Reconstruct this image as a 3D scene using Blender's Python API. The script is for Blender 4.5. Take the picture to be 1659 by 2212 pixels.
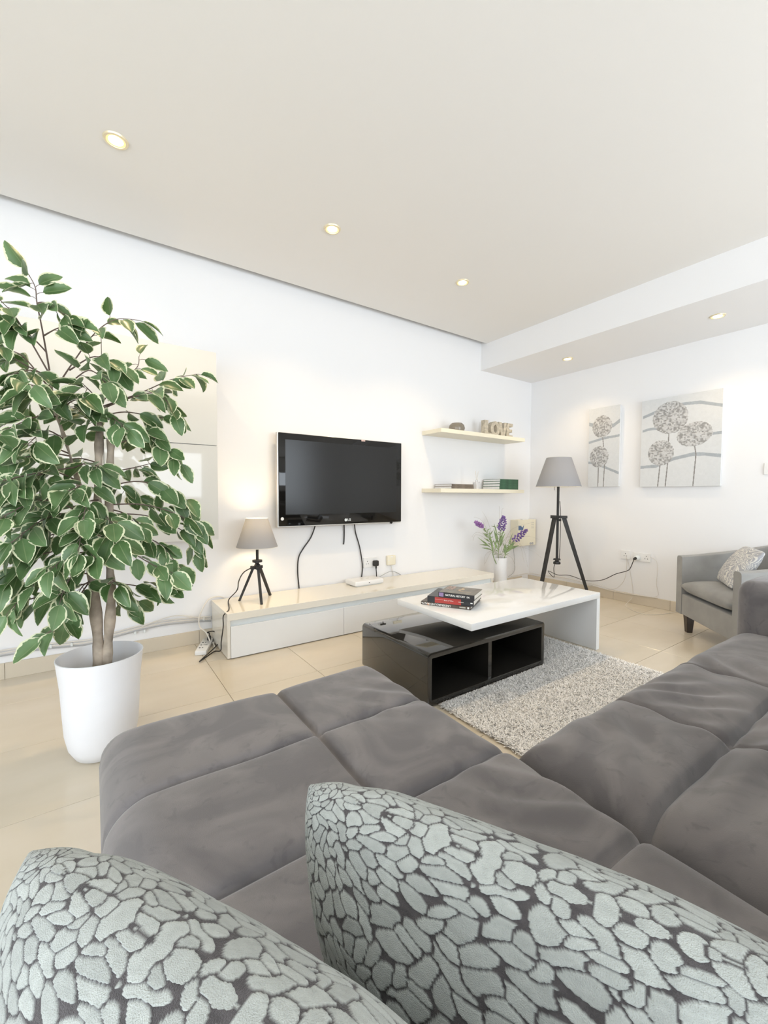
import bpy, bmesh, math, random
import numpy as np
from mathutils import Vector, Matrix, Euler, noise as mnoise

for o in list(bpy.data.objects): bpy.data.objects.remove(o, do_unlink=True)
S = bpy.context.scene
COL = S.collection
rnd = random.Random(7)
nrs = np.random.RandomState(5)

# ------------------------------------------------------------------ camera
F_PX = 906.1336; YAW = math.radians(55.18); PITCH = math.radians(-2.251); ROLL = math.radians(0.165)
CAM = Vector((-4.1405, -3.0143, 1.0))
FW = Vector((math.cos(YAW)*math.cos(PITCH), math.sin(YAW)*math.cos(PITCH), math.sin(PITCH)))
RT = Vector((math.sin(YAW), -math.cos(YAW), 0.0)); UP = RT.cross(FW)
CR, SR = math.cos(ROLL), math.sin(ROLL)
R_AX = RT*CR + UP*SR; U_AX = UP*CR - RT*SR
cd = bpy.data.cameras.new('camera'); cam = bpy.data.objects.new('camera', cd); COL.objects.link(cam)
cd.sensor_fit = 'VERTICAL'; cd.sensor_height = 36.0; cd.sensor_width = 27.0
cd.lens = F_PX/2212.0*36.0; cd.clip_start = 0.01; cd.clip_end = 200
cam.matrix_world = Matrix(((R_AX.x, U_AX.x, -FW.x, CAM.x), (R_AX.y, U_AX.y, -FW.y, CAM.y),
                           (R_AX.z, U_AX.z, -FW.z, CAM.z), (0, 0, 0, 1)))
S.camera = cam

def H(u, v, ax, val):
    """photo pixel -> point on the plane x|y|z = val that the thing touches"""
    d = FW*F_PX + R_AX*(u-829.5) - U_AX*(v-1106.0)
    i = 'xyz'.index(ax); t = (val-CAM[i])/d[i]
    return CAM + d*t

# ------------------------------------------------------------------ world, light, exposure
W = bpy.data.worlds.new('sky'); S.world = W; W.use_nodes = True
bg = W.node_tree.nodes['Background']; bg.inputs[0].default_value = (0.84, 0.92, 1.0, 1); bg.inputs[1].default_value = 7.4
S.view_settings.view_transform = 'Standard'; S.view_settings.look = 'None'
S.view_settings.gamma = 1.0; S.view_settings.use_curve_mapping = False
S.view_settings.exposure = 0.0
X0, X1, Y0, Y1 = -7.2, 0.0, -4.9, 0.0          # room
ZC, ZS, BEAM = 2.5368, 2.2845, 0.8376
WINS = [(-6.9, -2.62, 0.92, 1.72), (-2.3, -0.60, 0.06, 2.25)]    # openings in the window wall (x0,x1,z0,z1)
WIN_ADDED = (-4.7, -2.4, 0.06, 2.3)                                     # unseen opening added to the far left end wall for more daylight (y0,y1,z0,z1)
ld = bpy.data.lights.new('added_opening_daylight', 'AREA'); ld.shape = 'RECTANGLE'; ld.size = WIN_ADDED[3]-WIN_ADDED[2]; ld.size_y = WIN_ADDED[1]-WIN_ADDED[0]; ld.cycles.is_portal = True  # sky portal of the added end-wall opening
lo = bpy.data.objects.new('added_opening_daylight', ld); COL.objects.link(lo)
lo.location = (X0-.1, (WIN_ADDED[0]+WIN_ADDED[1])/2, (WIN_ADDED[2]+WIN_ADDED[3])/2); lo.rotation_euler = (0, math.radians(-90), 0)
for i, (a, b, c, d) in enumerate(WINS):
    ld = bpy.data.lights.new('window_daylight', 'AREA'); ld.shape = 'RECTANGLE'; ld.size = b-a; ld.size_y = d-c
    ld.cycles.is_portal = True
    lo = bpy.data.objects.new('window_daylight', ld); COL.objects.link(lo)
    lo.location = ((a+b)/2, Y0-0.1, (c+d)/2); lo.rotation_euler = (math.radians(90), 0, 0)
DOWN_W, SOFFIT_W, TABLE_W, FLOOR_W = 25.0, 12.0, 12.0, 2.5
WARM = (1.0, 0.74, 0.42)

# ------------------------------------------------------------------ materials
MATS = {}
def mat(name, col, rough=0.5, metal=0.0, spec=0.5, bump=0.0, bscale=200.0, var=0.0, vscale=3.0, sheen=0.0, coat=0.0,
        emit=None, estr=0.0, vcol=None, alpha=1.0, trans=0.0, subsurf=0.0, var2=None):
    if name in MATS: return MATS[name]
    m = bpy.data.materials.new(name); m.use_nodes = True
    nt = m.node_tree; n = nt.nodes; l = nt.links
    p = n['Principled BSDF']
    p.inputs['Base Color'].default_value = (*col, 1); p.inputs['Roughness'].default_value = rough
    p.inputs['Metallic'].default_value = metal; p.inputs['Specular IOR Level'].default_value = spec
    p.inputs['Sheen Weight'].default_value = sheen; p.inputs['Coat Weight'].default_value = coat
    p.inputs['Transmission Weight'].default_value = trans
    if emit: p.inputs['Emission Color'].default_value = (*emit, 1); p.inputs['Emission Strength'].default_value = estr
    tc = n.new('ShaderNodeTexCoord')
    src = None
    if vcol:
        a = n.new('ShaderNodeVertexColor'); a.layer_name = vcol; src = a.outputs['Color']
        l.new(src, p.inputs['Base Color'])
    if var:
        nz = n.new('ShaderNodeTexNoise'); nz.inputs['Scale'].default_value = vscale; nz.inputs['Detail'].default_value = 5
        l.new(tc.outputs['Object'], nz.inputs['Vector'])
        mr = n.new('ShaderNodeMapRange'); mr.inputs['From Min'].default_value = 0.3; mr.inputs['From Max'].default_value = 0.7
        mr.inputs['To Min'].default_value = 1-var; mr.inputs['To Max'].default_value = 1+var
        l.new(nz.outputs['Fac'], mr.inputs['Value'])
        mx = n.new('ShaderNodeVectorMath'); mx.operation = 'SCALE'
        if src: l.new(src, mx.inputs[0])
        else: mx.inputs[0].default_value = col
        l.new(mr.outputs['Result'], mx.inputs['Scale']); l.new(mx.outputs['Vector'], p.inputs['Base Color'])
    if bump:
        nb = n.new('ShaderNodeTexNoise'); nb.inputs['Scale'].default_value = bscale; nb.inputs['Detail'].default_value = 3
        l.new(tc.outputs['Object'], nb.inputs['Vector'])
        bp = n.new('ShaderNodeBump'); bp.inputs['Strength'].default_value = bump; bp.inputs['Distance'].default_value = 0.002
        l.new(nb.outputs['Fac'], bp.inputs['Height']); l.new(bp.outputs['Normal'], p.inputs['Normal'])
    MATS[name] = m
    return m

M = dict(
 wall=mat('wall_paint', (.865, .855, .85), .75, spec=.25, bump=.12, bscale=90),
 ceil=mat('ceiling_paint', (.83, .805, .77), .8, spec=.2),
 grout=mat('tile_grout', (.50, .44, .35), .8),
 base=mat('baseboard_tile', (.66, .58, .46), .35, var=.05, vscale=4),
 gloss=mat('gloss_white', (.84, .84, .83), .025),
 cream=mat('gloss_cream', (.82, .775, .68), .05),
 cab=mat('gloss_greige', (.68, .665, .62), .035),
 chan=mat('grey_channel', (.76, .79, .78), .35),
 lackb=mat('shelf_lacquer', (.84, .78, .62), .35),
 black=mat('black_lacquer', (.020, .018, .015), .05, coat=.5),
 blackin=mat('black_inner', (.006, .006, .006), .5, spec=.2),
 tvb=mat('tv_bezel_gloss', (.006, .006, .006), .04),
 screen=mat('tv_screen', (.008, .0075, .006), .20, spec=.38),
 silver=mat('silver_trim', (.62, .60, .56), .3, metal=.7),
 wood=mat('black_stained_wood', (.020, .018, .016), .42, var=.3, vscale=20),
 legw=mat('dark_wood_leg', (.05, .033, .022), .35),
 shade=None, pot=mat('white_pot', (.83, .83, .85), .55, var=.02, vscale=8),
 potin=mat('pot_inside', (.74, .71, .67), .8),
 plast=mat('white_plastic', (.84, .83, .81), .35),
 creamp=mat('cream_plastic', (.82, .76, .60), .45, var=.03),
 cord=mat('black_cord', (.02, .017, .015), .5),
 wcord=mat('white_cord', (.72, .68, .62), .5),
 gcord=mat('grey_cord', (.42, .42, .42), .5),
 hole=mat('socket_hole', (.03, .03, .03), .8),
 arm=mat('armchair_linen', (.33, .325, .31), .9, spec=.15, bump=.5, bscale=900, var=.10, vscale=9, sheen=.25),
 bark=mat('bark', (.34, .28, .22), .85, bump=1.0, bscale=45, var=.45, vscale=16),
 twig=mat('twig', (.16, .115, .095), .8),
 page=mat('page_edges', (.78, .74, .66), .8, var=.06, vscale=90),
 pagew=mat('page_edges_white', (.80, .80, .81), .8, var=.05, vscale=60),
 bookred=mat('book_red', (.45, .045, .035), .3), bookblk=mat('book_black', (.025, .025, .028), .3),
 bookdk=mat('book_dark_brown', (.085, .06, .042), .35, var=.5, vscale=25),
 bookgrn=mat('book_green', (.045, .12, .065), .5, var=.35, vscale=14),
 bookbrn=mat('book_brown', (.17, .135, .10), .5, var=.25, vscale=30),
 bookgry=mat('book_cover_olive', (.17, .155, .125), .25, var=.25, vscale=18),
 print=mat('white_print', (.85, .84, .80), .6), printb=mat('tan_print', (.55, .43, .30), .6),
 printp=mat('purple_print', (.33, .23, .42), .6), printr=mat('rose_print', (.62, .45, .40), .6), printo=mat('orange_print', (.65, .22, .06), .6),
 bluep=mat('blue_print', (.10, .16, .30), .6), greyp=mat('grey_print', (.55, .53, .46), .6),
 canvas=mat('canvas_side', (.74, .74, .73), .8),
 paint=mat('painted_canvas', (.8, .8, .8), .75, vcol='Col', bump=.35, bscale=250),
 pillow=mat('leaf_chenille', (.5, .5, .5), .9, spec=.1, vcol='Col', bump=.7, bscale=1400, sheen=.2),
 rugm=mat('rug_pile', (.6, .57, .53), .95, spec=.05, vcol='Col', sheen=.3),
 rugb=mat('rug_backing', (.55, .50, .44), .95),
 vase=mat('white_vase', (.82, .82, .83), .35),
 stem=mat('stem_green', (.20, .27, .10), .6, var=.25, vscale=30),
 sleaf=mat('flower_leaf', (.22, .30, .13), .6, var=.35, vscale=25),
 petal=mat('purple_petal', (.19, .11, .33), .7, var=.45, vscale=90), petal2=mat('mauve_petal', (.33, .17, .40), .7, var=.3, vscale=90),
 grass=mat('dry_grass', (.42, .38, .31), .8),
 reed=mat('reed_stick', (.66, .56, .42), .7), glassw=mat('clear_bottle', (.95, .95, .95), .05, trans=.55),
 smoke=mat('smoked_glass', (.33, .29, .23), .08, trans=.35), candle=mat('candle_wax', (.85, .78, .6), .5),
 sign=mat('whitewashed_wood', (.52, .46, .36), .7, var=.25, vscale=40), 
 bulb=mat('bulb_glow', (1, 1, 1), .5, emit=(1.0, .80, .5), estr=25.0),
 lens=mat('downlight_glow', (1, 1, 1), .5, emit=(1.0, .86, .58), estr=14.0),
 refl=mat('reflector_painted_glow', (1, .8, .4), .3, emit=(1.0, .60, .16), estr=.95),  # own emission paints the bulb's warm light onto the reflector ring
 trim=mat('downlight_trim', (.80, .70, .48), .3, metal=.3),
 frame=mat('window_frame_white', (.8, .8, .8), .4), metal=mat('brushed_metal', (.5, .5, .5), .35, metal=.9),
)

def tile_mat():
    m = bpy.data.materials.new('floor_tile'); m.use_nodes = True; n = m.node_tree.nodes; l = m.node_tree.links
    p = n['Principled BSDF']; p.inputs['Roughness'].default_value = .16
    oi = n.new('ShaderNodeObjectInfo'); g = n.new('ShaderNodeNewGeometry')
    nz = n.new('ShaderNodeTexNoise'); nz.inputs['Scale'].default_value = 2.6; nz.inputs['Detail'].default_value = 6
    mp = n.new('ShaderNodeMapping'); mp.inputs['Scale'].default_value = (1, 2.2, 1)
    l.new(g.outputs['Position'], mp.inputs['Vector']); l.new(mp.outputs['Vector'], nz.inputs['Vector'])
    ad = n.new('ShaderNodeMath'); ad.operation = 'MULTIPLY_ADD'; ad.inputs[1].default_value = .22; 
    l.new(oi.outputs['Random'], ad.inputs[0]); l.new(nz.outputs['Fac'], ad.inputs[2])
    cr = n.new('ShaderNodeValToRGB'); cr.color_ramp.elements[0].position = .35; cr.color_ramp.elements[0].color = (.65, .57, .44, 1)
    cr.color_ramp.elements[1].position = .85; cr.color_ramp.elements[1].color = (.72, .64, .52, 1)
    l.new(ad.outputs[0], cr.inputs[0]); l.new(cr.outputs[0], p.inputs['Base Color'])
    return m
M['tile'] = tile_mat()

def velvet_mat(name, c0, c1):
    m = bpy.data.materials.new(name); m.use_nodes = True; n = m.node_tree.nodes; l = m.node_tree.links
    p = n['Principled BSDF']; p.inputs['Roughness'].default_value = .85; p.inputs['Specular IOR Level'].default_value = .12
    p.inputs['Sheen Weight'].default_value = .35; p.inputs['Sheen Roughness'].default_value = .45
    g = n.new('ShaderNodeNewGeometry')
    a = n.new('ShaderNodeTexNoise'); a.inputs['Scale'].default_value = 5.5; a.inputs['Detail'].default_value = 4; a.inputs['Distortion'].default_value = 1.4
    b = n.new('ShaderNodeTexNoise'); b.inputs['Scale'].default_value = 16; b.inputs['Detail'].default_value = 3; b.inputs['Distortion'].default_value = 2.5
    l.new(g.outputs['Position'], a.inputs['Vector']); l.new(g.outputs['Position'], b.inputs['Vector'])
    r1 = n.new('ShaderNodeMapRange'); r1.inputs['From Min'].default_value = .40; r1.inputs['From Max'].default_value = .62
    r2 = n.new('ShaderNodeMapRange'); r2.inputs['From Min'].default_value = .60; r2.inputs['From Max'].default_value = .72
    l.new(a.outputs['Fac'], r1.inputs['Value']); l.new(b.outputs['Fac'], r2.inputs['Value'])
    mm = n.new('ShaderNodeMath'); mm.operation = 'MULTIPLY'; mm.inputs[1].default_value = .5
    l.new(r2.outputs[0], mm.inputs[0])
    sb = n.new('ShaderNodeMath'); sb.operation = 'SUBTRACT'; sb.use_clamp = True
    l.new(r1.outputs[0], sb.inputs[0]); l.new(mm.outputs[0], sb.inputs[1])
    mx = n.new('ShaderNodeMix'); mx.data_type = 'RGBA'
    mx.inputs[6].default_value = (*c0, 1); mx.inputs[7].default_value = (*c1, 1)
    l.new(sb.outputs[0], mx.inputs[0]); l.new(mx.outputs[2], p.inputs['Base Color'])
    nb = n.new('ShaderNodeTexNoise'); nb.inputs['Scale'].default_value = 700
    l.new(g.outputs['Position'], nb.inputs['Vector'])
    bp = n.new('ShaderNodeBump'); bp.inputs['Strength'].default_value = .25; bp.inputs['Distance'].default_value = .002
    l.new(nb.outputs['Fac'], bp.inputs['Height']); l.new(bp.outputs['Normal'], p.inputs['Normal'])
    return m
M['sofa'] = velvet_mat('grey_velvet', (.142, .133, .134), (.205, .190, .188))

def leaf_mat():
    m = bpy.data.materials.new('variegated_leaf'); m.use_nodes = True; n = m.node_tree.nodes; l = m.node_tree.links
    p = n['Principled BSDF']; p.inputs['Roughness'].default_value = .38; p.inputs['Specular IOR Level'].default_value = .5
    uv = n.new('ShaderNodeUVMap'); sp = n.new('ShaderNodeSeparateXYZ'); l.new(uv.outputs[0], sp.inputs[0])
    g = n.new('ShaderNodeNewGeometry')
    nz = n.new('ShaderNodeTexNoise'); nz.inputs['Scale'].default_value = 75; nz.inputs['Detail'].default_value = 3
    l.new(g.outputs['Position'], nz.inputs['Vector'])
    # v = .5 at midrib, 0/1 at margins
    s1 = n.new('ShaderNodeMath'); s1.operation = 'SUBTRACT'; s1.inputs[1].default_value = .5; l.new(sp.outputs[1], s1.inputs[0])
    ab = n.new('ShaderNodeMath'); ab.operation = 'ABSOLUTE'; l.new(s1.outputs[0], ab.inputs[0])
    ma = n.new('ShaderNodeMath'); ma.operation = 'MULTIPLY_ADD'; ma.inputs[1].default_value = .26; l.new(nz.outputs['Fac'], ma.inputs[0]); l.new(ab.outputs[0], ma.inputs[2])
    th = n.new('ShaderNodeMapRange'); th.inputs['From Min'].default_value = .53; th.inputs['From Max'].default_value = .55; l.new(ma.outputs[0], th.inputs['Value'])
    n2 = n.new('ShaderNodeTexNoise'); n2.inputs['Scale'].default_value = 9; l.new(g.outputs['Position'], n2.inputs['Vector'])
    cr = n.new('ShaderNodeValToRGB'); cr.color_ramp.elements[0].position = .32; cr.color_ramp.elements[0].color = (.055, .115, .03, 1)
    cr.color_ramp.elements[1].position = .68; cr.color_ramp.elements[1].color = (.16, .27, .115, 1)
    l.new(n2.outputs['Fac'], cr.inputs[0])
    # pale midrib
    mr = n.new('ShaderNodeMapRange'); mr.inputs['From Min'].default_value = .018; mr.inputs['From Max'].default_value = .03
    mr.inputs['To Min'].default_value = .35; mr.inputs['To Max'].default_value = 0.0; l.new(ab.outputs[0], mr.inputs['Value'])
    m1 = n.new('ShaderNodeMix'); m1.data_type = 'RGBA'; l.new(mr.outputs[0], m1.inputs[0]); l.new(cr.outputs[0], m1.inputs[6]); m1.inputs[7].default_value = (.30, .36, .18, 1)
    m2 = n.new('ShaderNodeMix'); m2.data_type = 'RGBA'; l.new(th.outputs[0], m2.inputs[0]); l.new(m1.outputs[2], m2.inputs[6]); m2.inputs[7].default_value = (.74, .76, .52, 1)
    l.new(m2.outputs[2], p.inputs['Base Color'])
    tr = n.new('ShaderNodeBsdfTranslucent'); l.new(m2.outputs[2], tr.inputs['Color'])
    ms = n.new('ShaderNodeMixShader'); ms.inputs[0].default_value = .18
    out = n['Material Output']; l.new(p.outputs[0], ms.inputs[1]); l.new(tr.outputs[0], ms.inputs[2]); l.new(ms.outputs[0], out.inputs['Surface'])
    return m
M['leaf'] = leaf_mat()

def shade_mat():
    m = bpy.data.materials.new('grey_lampshade_fabric'); m.use_nodes = True; n = m.node_tree.nodes; l = m.node_tree.links
    p = n['Principled BSDF']; p.inputs['Roughness'].default_value = .9; p.inputs['Base Color'].default_value = (.33, .335, .355, 1); p.inputs['Specular IOR Level'].default_value = .1
    tc = n.new('ShaderNodeTexCoord'); nb = n.new('ShaderNodeTexNoise'); nb.inputs['Scale'].default_value = 600; l.new(tc.outputs['Object'], nb.inputs['Vector'])
    bp = n.new('ShaderNodeBump'); bp.inputs['Strength'].default_value = .4; bp.inputs['Distance'].default_value = .001
    l.new(nb.outputs['Fac'], bp.inputs['Height']); l.new(bp.outputs['Normal'], p.inputs['Normal'])
    tr = n.new('ShaderNodeBsdfTranslucent'); tr.inputs['Color'].default_value = (.62, .58, .50, 1)
    ms = n.new('ShaderNodeMixShader'); ms.inputs[0].default_value = .055
    out = n['Material Output']; l.new(p.outputs[0], ms.inputs[1]); l.new(tr.outputs[0], ms.inputs[2]); l.new(ms.outputs[0], out.inputs['Surface'])
    return m
M['shade'] = shade_mat()
M['shadein'] = mat('shade_lining', (.80, .77, .68), .8)

def swirl_mat():
    m = bpy.data.materials.new('white_swirl_fabric'); m.use_nodes = True; n = m.node_tree.nodes; l = m.node_tree.links
    p = n['Principled BSDF']; p.inputs['Roughness'].default_value = .9
    tc = n.new('ShaderNodeTexCoord'); nz = n.new('ShaderNodeTexNoise'); nz.inputs['Scale'].default_value = 9; nz.inputs['Detail'].default_value = 2; nz.inputs['Distortion'].default_value = .8
    l.new(tc.outputs['Object'], nz.inputs['Vector'])
    ml = n.new('ShaderNodeMath'); ml.operation = 'MULTIPLY'; ml.inputs[1].default_value = 85; l.new(nz.outputs['Fac'], ml.inputs[0])
    sn = n.new('ShaderNodeMath'); sn.operation = 'SINE'; l.new(ml.outputs[0], sn.inputs[0])
    cr = n.new('ShaderNodeValToRGB'); cr.color_ramp.elements[0].position = .0; cr.color_ramp.elements[0].color = (.42, .42, .44, 1)
    cr.color_ramp.elements[1].position = .55; cr.color_ramp.elements[1].color = (.74, .72, .67, 1)
    l.new(sn.outputs[0], cr.inputs[0]); l.new(cr.outputs[0], p.inputs['Base Color'])
    return m
M['swirl'] = swirl_mat()

# ------------------------------------------------------------------ mesh helpers
def mesh(name, verts, faces, smooth=False):
    me = bpy.data.meshes.new(name); me.from_pydata([tuple(v) for v in verts], [], faces); me.update()
    if smooth:
        me.polygons.foreach_set('use_smooth', [True]*len(me.polygons))
    return me
def add(name, me, m=None, parent=None, loc=None, label=None, cat=None, group=None, kind=None):
    o = bpy.data.objects.new(name, me); COL.objects.link(o)
    if m is not None and me is not None and len(me.materials) == 0: me.materials.append(m)
    if parent is not None: o.parent = parent
    if loc is not None: o.location = loc
    tag(o, label, cat, group, kind)
    return o
def tag(o, label=None, cat=None, group=None, kind=None):
    if label: o['label'] = label
    if cat: o['category'] = cat
    if group: o['group'] = group
    if kind: o['kind'] = kind
    return o
def empty(name, loc=(0, 0, 0), label=None, cat=None, group=None, rz=0.0, kind=None):
    o = bpy.data.objects.new(name, None); COL.objects.link(o); o.location = loc; o.rotation_euler = (0, 0, rz)
    o.empty_display_size = .05
    return tag(o, label, cat, group, kind)
class B:
    """collects boxes, tubes, lathes into one mesh"""
    def __init__(s): s.v = []; s.f = []
    def box(s, x0, x1, y0, y1, z0, z1):
        k = len(s.v)
        s.v += [(x0,y0,z0),(x1,y0,z0),(x1,y1,z0),(x0,y1,z0),(x0,y0,z1),(x1,y0,z1),(x1,y1,z1),(x0,y1,z1)]
        s.f += [tuple(k+i for i in q) for q in ((3,2,1,0),(4,5,6,7),(0,1,5,4),(1,2,6,5),(2,3,7,6),(3,0,4,7))]
        return s
    def tube(s, pts, r, n=6, cap=True):
        pts = [Vector(p) for p in pts]; k0 = len(s.v); rr = r if hasattr(r, '__len__') else [r]*len(pts)
        prev = None
        for i, p in enumerate(pts):
            t = (pts[min(i+1, len(pts)-1)] - pts[max(i-1, 0)]).normalized()
            if prev is None:
                a = t.orthogonal().normalized()
            else:
                a = (prev - t*prev.dot(t)); a = a.normalized() if a.length > 1e-6 else t.orthogonal().normalized()
            prev = a; b = t.cross(a)
            for j in range(n):
                an = 2*math.pi*j/n; s.v.append(tuple(p + (a*math.cos(an)+b*math.sin(an))*rr[i]))
        for i in range(len(pts)-1):
            for j in range(n):
                q = k0+i*n
                s.f.append((q+j, q+(j+1) % n, q+n+(j+1) % n, q+n+j))
        if cap:
            s.f.append(tuple(k0+j for j in reversed(range(n)))); s.f.append(tuple(k0+(len(pts)-1)*n+j for j in range(n)))
        return s
    def lathe(s, prof, n=32, c=(0, 0, 0), closed=False):
        k0 = len(s.v); m = len(prof)
        for (r, z) in prof:
            for j in range(n):
                an = 2*math.pi*j/n; s.v.append((c[0]+r*math.cos(an), c[1]+r*math.sin(an), c[2]+z))
        for i in range(m-1 if not closed else m):
            for j in range(n):
                a = k0+i*n; b = k0+((i+1) % m)*n
                s.f.append((a+j, a+(j+1) % n, b+(j+1) % n, b+j))
        if not closed:
            if prof[0][0] > 1e-5: s.f.append(tuple(k0+j for j in reversed(range(n))))
            if prof[-1][0] > 1e-5: s.f.append(tuple(k0+(m-1)*n+j for j in range(n)))
        return s
    def bar(s, p, q, w, h, up=(0, 0, 1)):
        """rectangular bar from p to q; w,h may be (start,end)"""
        p, q = Vector(p), Vector(q); t = (q-p).normalized(); u = Vector(up)
        a = t.cross(u); a = a.normalized() if a.length > 1e-5 else t.orthogonal().normalized(); b = a.cross(t)
        w = w if hasattr(w, '__len__') else (w, w); h = h if hasattr(h, '__len__') else (h, h); k = len(s.v)
        for e, (c, ww, hh) in enumerate(((p, w[0], h[0]), (q, w[1], h[1]))):
            for (i, j) in ((-1,-1),(1,-1),(1,1),(-1,1)): s.v.append(tuple(c + a*(i*ww/2) + b*(j*hh/2)))
        s.f += [tuple(k+i for i in z) for z in ((0,1,2,3),(7,6,5,4),(0,4,5,1),(1,5,6,2),(2,6,7,3),(3,7,4,0))]
        return s
    def prism(s, poly, axis, a, b):
        """2-D polygon (list of (p,q)) extruded along axis from a to b"""
        k = len(s.v); n = len(poly)
        def P(p, q, c): return {'x': (c, p, q), 'y': (p, c, q), 'z': (p, q, c)}[axis]
        for c in (a, b):
            for (p, q) in poly: s.v.append(P(p, q, c))
        s.f.append(tuple(range(k, k+n))); s.f.append(tuple(reversed(range(k+n, k+2*n))))
        for i in range(n): s.f.append((k+i, k+n+i, k+n+(i+1) % n, k+(i+1) % n))
        return s
    def me(s, name, bevel=0.0, seg=2, smooth=False, fix=True):
        me = mesh(name, s.v, s.f)
        if bevel or fix:
            bm = bmesh.new(); bm.from_mesh(me)
            bmesh.ops.recalc_face_normals(bm, faces=bm.faces)
            if bevel:
                es = [e for e in bm.edges if len(e.link_faces) == 2 and e.calc_face_angle(0) > .5]
                bmesh.ops.bevel(bm, geom=es, offset=bevel, segments=seg, affect='EDGES', clamp_overlap=True, profile=.5)
            bm.to_mesh(me); bm.free()
        if smooth:
            me.polygons.foreach_set('use_smooth', [True]*len(me.polygons))
            me.set_sharp_from_angle(angle=math.radians(40))
        return me
    def obj(s, name, m, parent=None, bevel=0.0, seg=2, smooth=False, **kw):
        return add(name, s.me(name, bevel, seg, smooth), m, parent, **kw)
def smooth_path(pts, k=6):
    """Catmull-Rom through the points"""
    P = [Vector(p) for p in pts]; out = []
    for i in range(len(P)-1):
        p0, p1, p2, p3 = P[max(i-1, 0)], P[i], P[i+1], P[min(i+2, len(P)-1)]
        for j in range(k):
            t = j/k
            out.append(.5*((2*p1)+(-p0+p2)*t+(2*p0-5*p1+4*p2-p3)*t*t+(-p0+3*p1-3*p2+p3)*t**3))
    out.append(P[-1]); return out
def text_mesh(name, s, size, m, parent, origin, xdir, ydir, extrude=.0006, align='LEFT', sx=1.0, bold=0.0):
    cu = bpy.data.curves.new(name, 'FONT'); cu.body = s; cu.size = size; cu.extrude = extrude; cu.align_x = align; cu.align_y = 'CENTER'
    cu.offset = bold; cu.resolution_u = 2
    t = bpy.data.objects.new(name, cu); COL.objects.link(t)
    dg = bpy.context.evaluated_depsgraph_get()
    me = bpy.data.meshes.new_from_object(t.evaluated_get(dg)); bpy.data.objects.remove(t); bpy.data.curves.remove(cu)
    xd, yd = Vector(xdir).normalized(), Vector(ydir).normalized(); zd = xd.cross(yd); o0 = Vector(origin)
    for v in me.vertices: v.co = o0 + xd*(v.co.x*sx) + yd*v.co.y + zd*v.co.z
    me.name = name
    return add(name, me, m, parent)
def vnoise(u, v, seed=0, sc=8.0):
    """smooth value noise on numpy arrays"""
    r = np.random.RandomState(seed).rand(64, 64)
    x, y = u*sc, v*sc; xi, yi = np.floor(x).astype(int), np.floor(y).astype(int); fx, fy = x-xi, y-yi
    fx = fx*fx*(3-2*fx); fy = fy*fy*(3-2*fy)
    g = lambda a, b: r[a % 64, b % 64]
    return (g(xi, yi)*(1-fx)+g(xi+1, yi)*fx)*(1-fy)+(g(xi, yi+1)*(1-fx)+g(xi+1, yi+1)*fx)*fy
def set_col(me, cols):
    ca = me.color_attributes.new('Col', 'FLOAT_COLOR', 'POINT')
    a = np.ones((len(me.vertices), 4), np.float32); a[:, :3] = cols
    ca.data.foreach_set('color', a.ravel())

# ================================================================== ROOM
B().box(X0-.2, X1+.2, Y0-.2, Y1+.2, -.12, -.004).obj('floor', M['grout'], kind='structure')
floor = bpy.data.objects['floor']
TX, TY = .4908, .4875
tb = B().box(-TX/2+.0012, TX/2-.0012, -TY/2+.0012, TY/2-.0012, -.006, 0.0).me('tile', bevel=.0008, seg=1)
tb.materials.append(M['tile'])
for i in range(-8, 8):
    for j in range(-10, 2):
        cx, cy = -3.595+TX*(i+.5), -.8695+TY*(j+.5)
        if X0-.2 < cx < X1+.1 and Y0-.1 < cy < Y1+.2: add('tile', tb, None, floor, (cx, cy, 0))
B().box(X0-.2, X1+.2, 0, .2, 0, 2.64).obj('wall_left', M['wall'], kind='structure')
B().box(0, .2, Y0-.2, 0, 0, 2.64).obj('wall_right', M['wall'], kind='structure')
B().box(X0-.2, X0, Y0-.2, WIN_ADDED[0], 0, 2.64).box(X0-.2, X0, WIN_ADDED[1], 0, 0, 2.64).box(X0-.2, X0, WIN_ADDED[0], WIN_ADDED[1], 0, WIN_ADDED[2]).box(X0-.2, X0, WIN_ADDED[0], WIN_ADDED[1], WIN_ADDED[3], 2.64).obj('wall_back', M['wall'], kind='structure')
e = empty('window_3', (X0-.1, (WIN_ADDED[0]+WIN_ADDED[1])/2, WIN_ADDED[2]), kind='structure'); ly = (WIN_ADDED[1]-WIN_ADDED[0])/2; hz = WIN_ADDED[3]-WIN_ADDED[2]  # frame for the unseen opening added to let in daylight
fr = B().box(-.03, .03, -ly, ly, 0, .05).box(-.03, .03, -ly, ly, hz-.05, hz)
for q in range(4): fr.box(-.029, .029, -ly+q*(2*ly-.05)/3, -ly+q*(2*ly-.05)/3+.05, .05, hz-.05)
fr.obj('window_frame', M['frame'], e)
wf = B(); xs = [X0, WINS[0][0], WINS[0][1], WINS[1][0], WINS[1][1], X1]
for k, (a, b) in enumerate(zip(xs[:-1], xs[1:])):
    if k in (1, 3):
        w = WINS[0 if k == 1 else 1]; wf.box(a, b, Y0-.2, Y0, 0, w[2]); wf.box(a, b, Y0-.2, Y0, w[3], 2.64)
    else: wf.box(a, b, Y0-.2, Y0, 0, 2.64)
wf.obj('wall_front', M['wall'], kind='structure')
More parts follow.
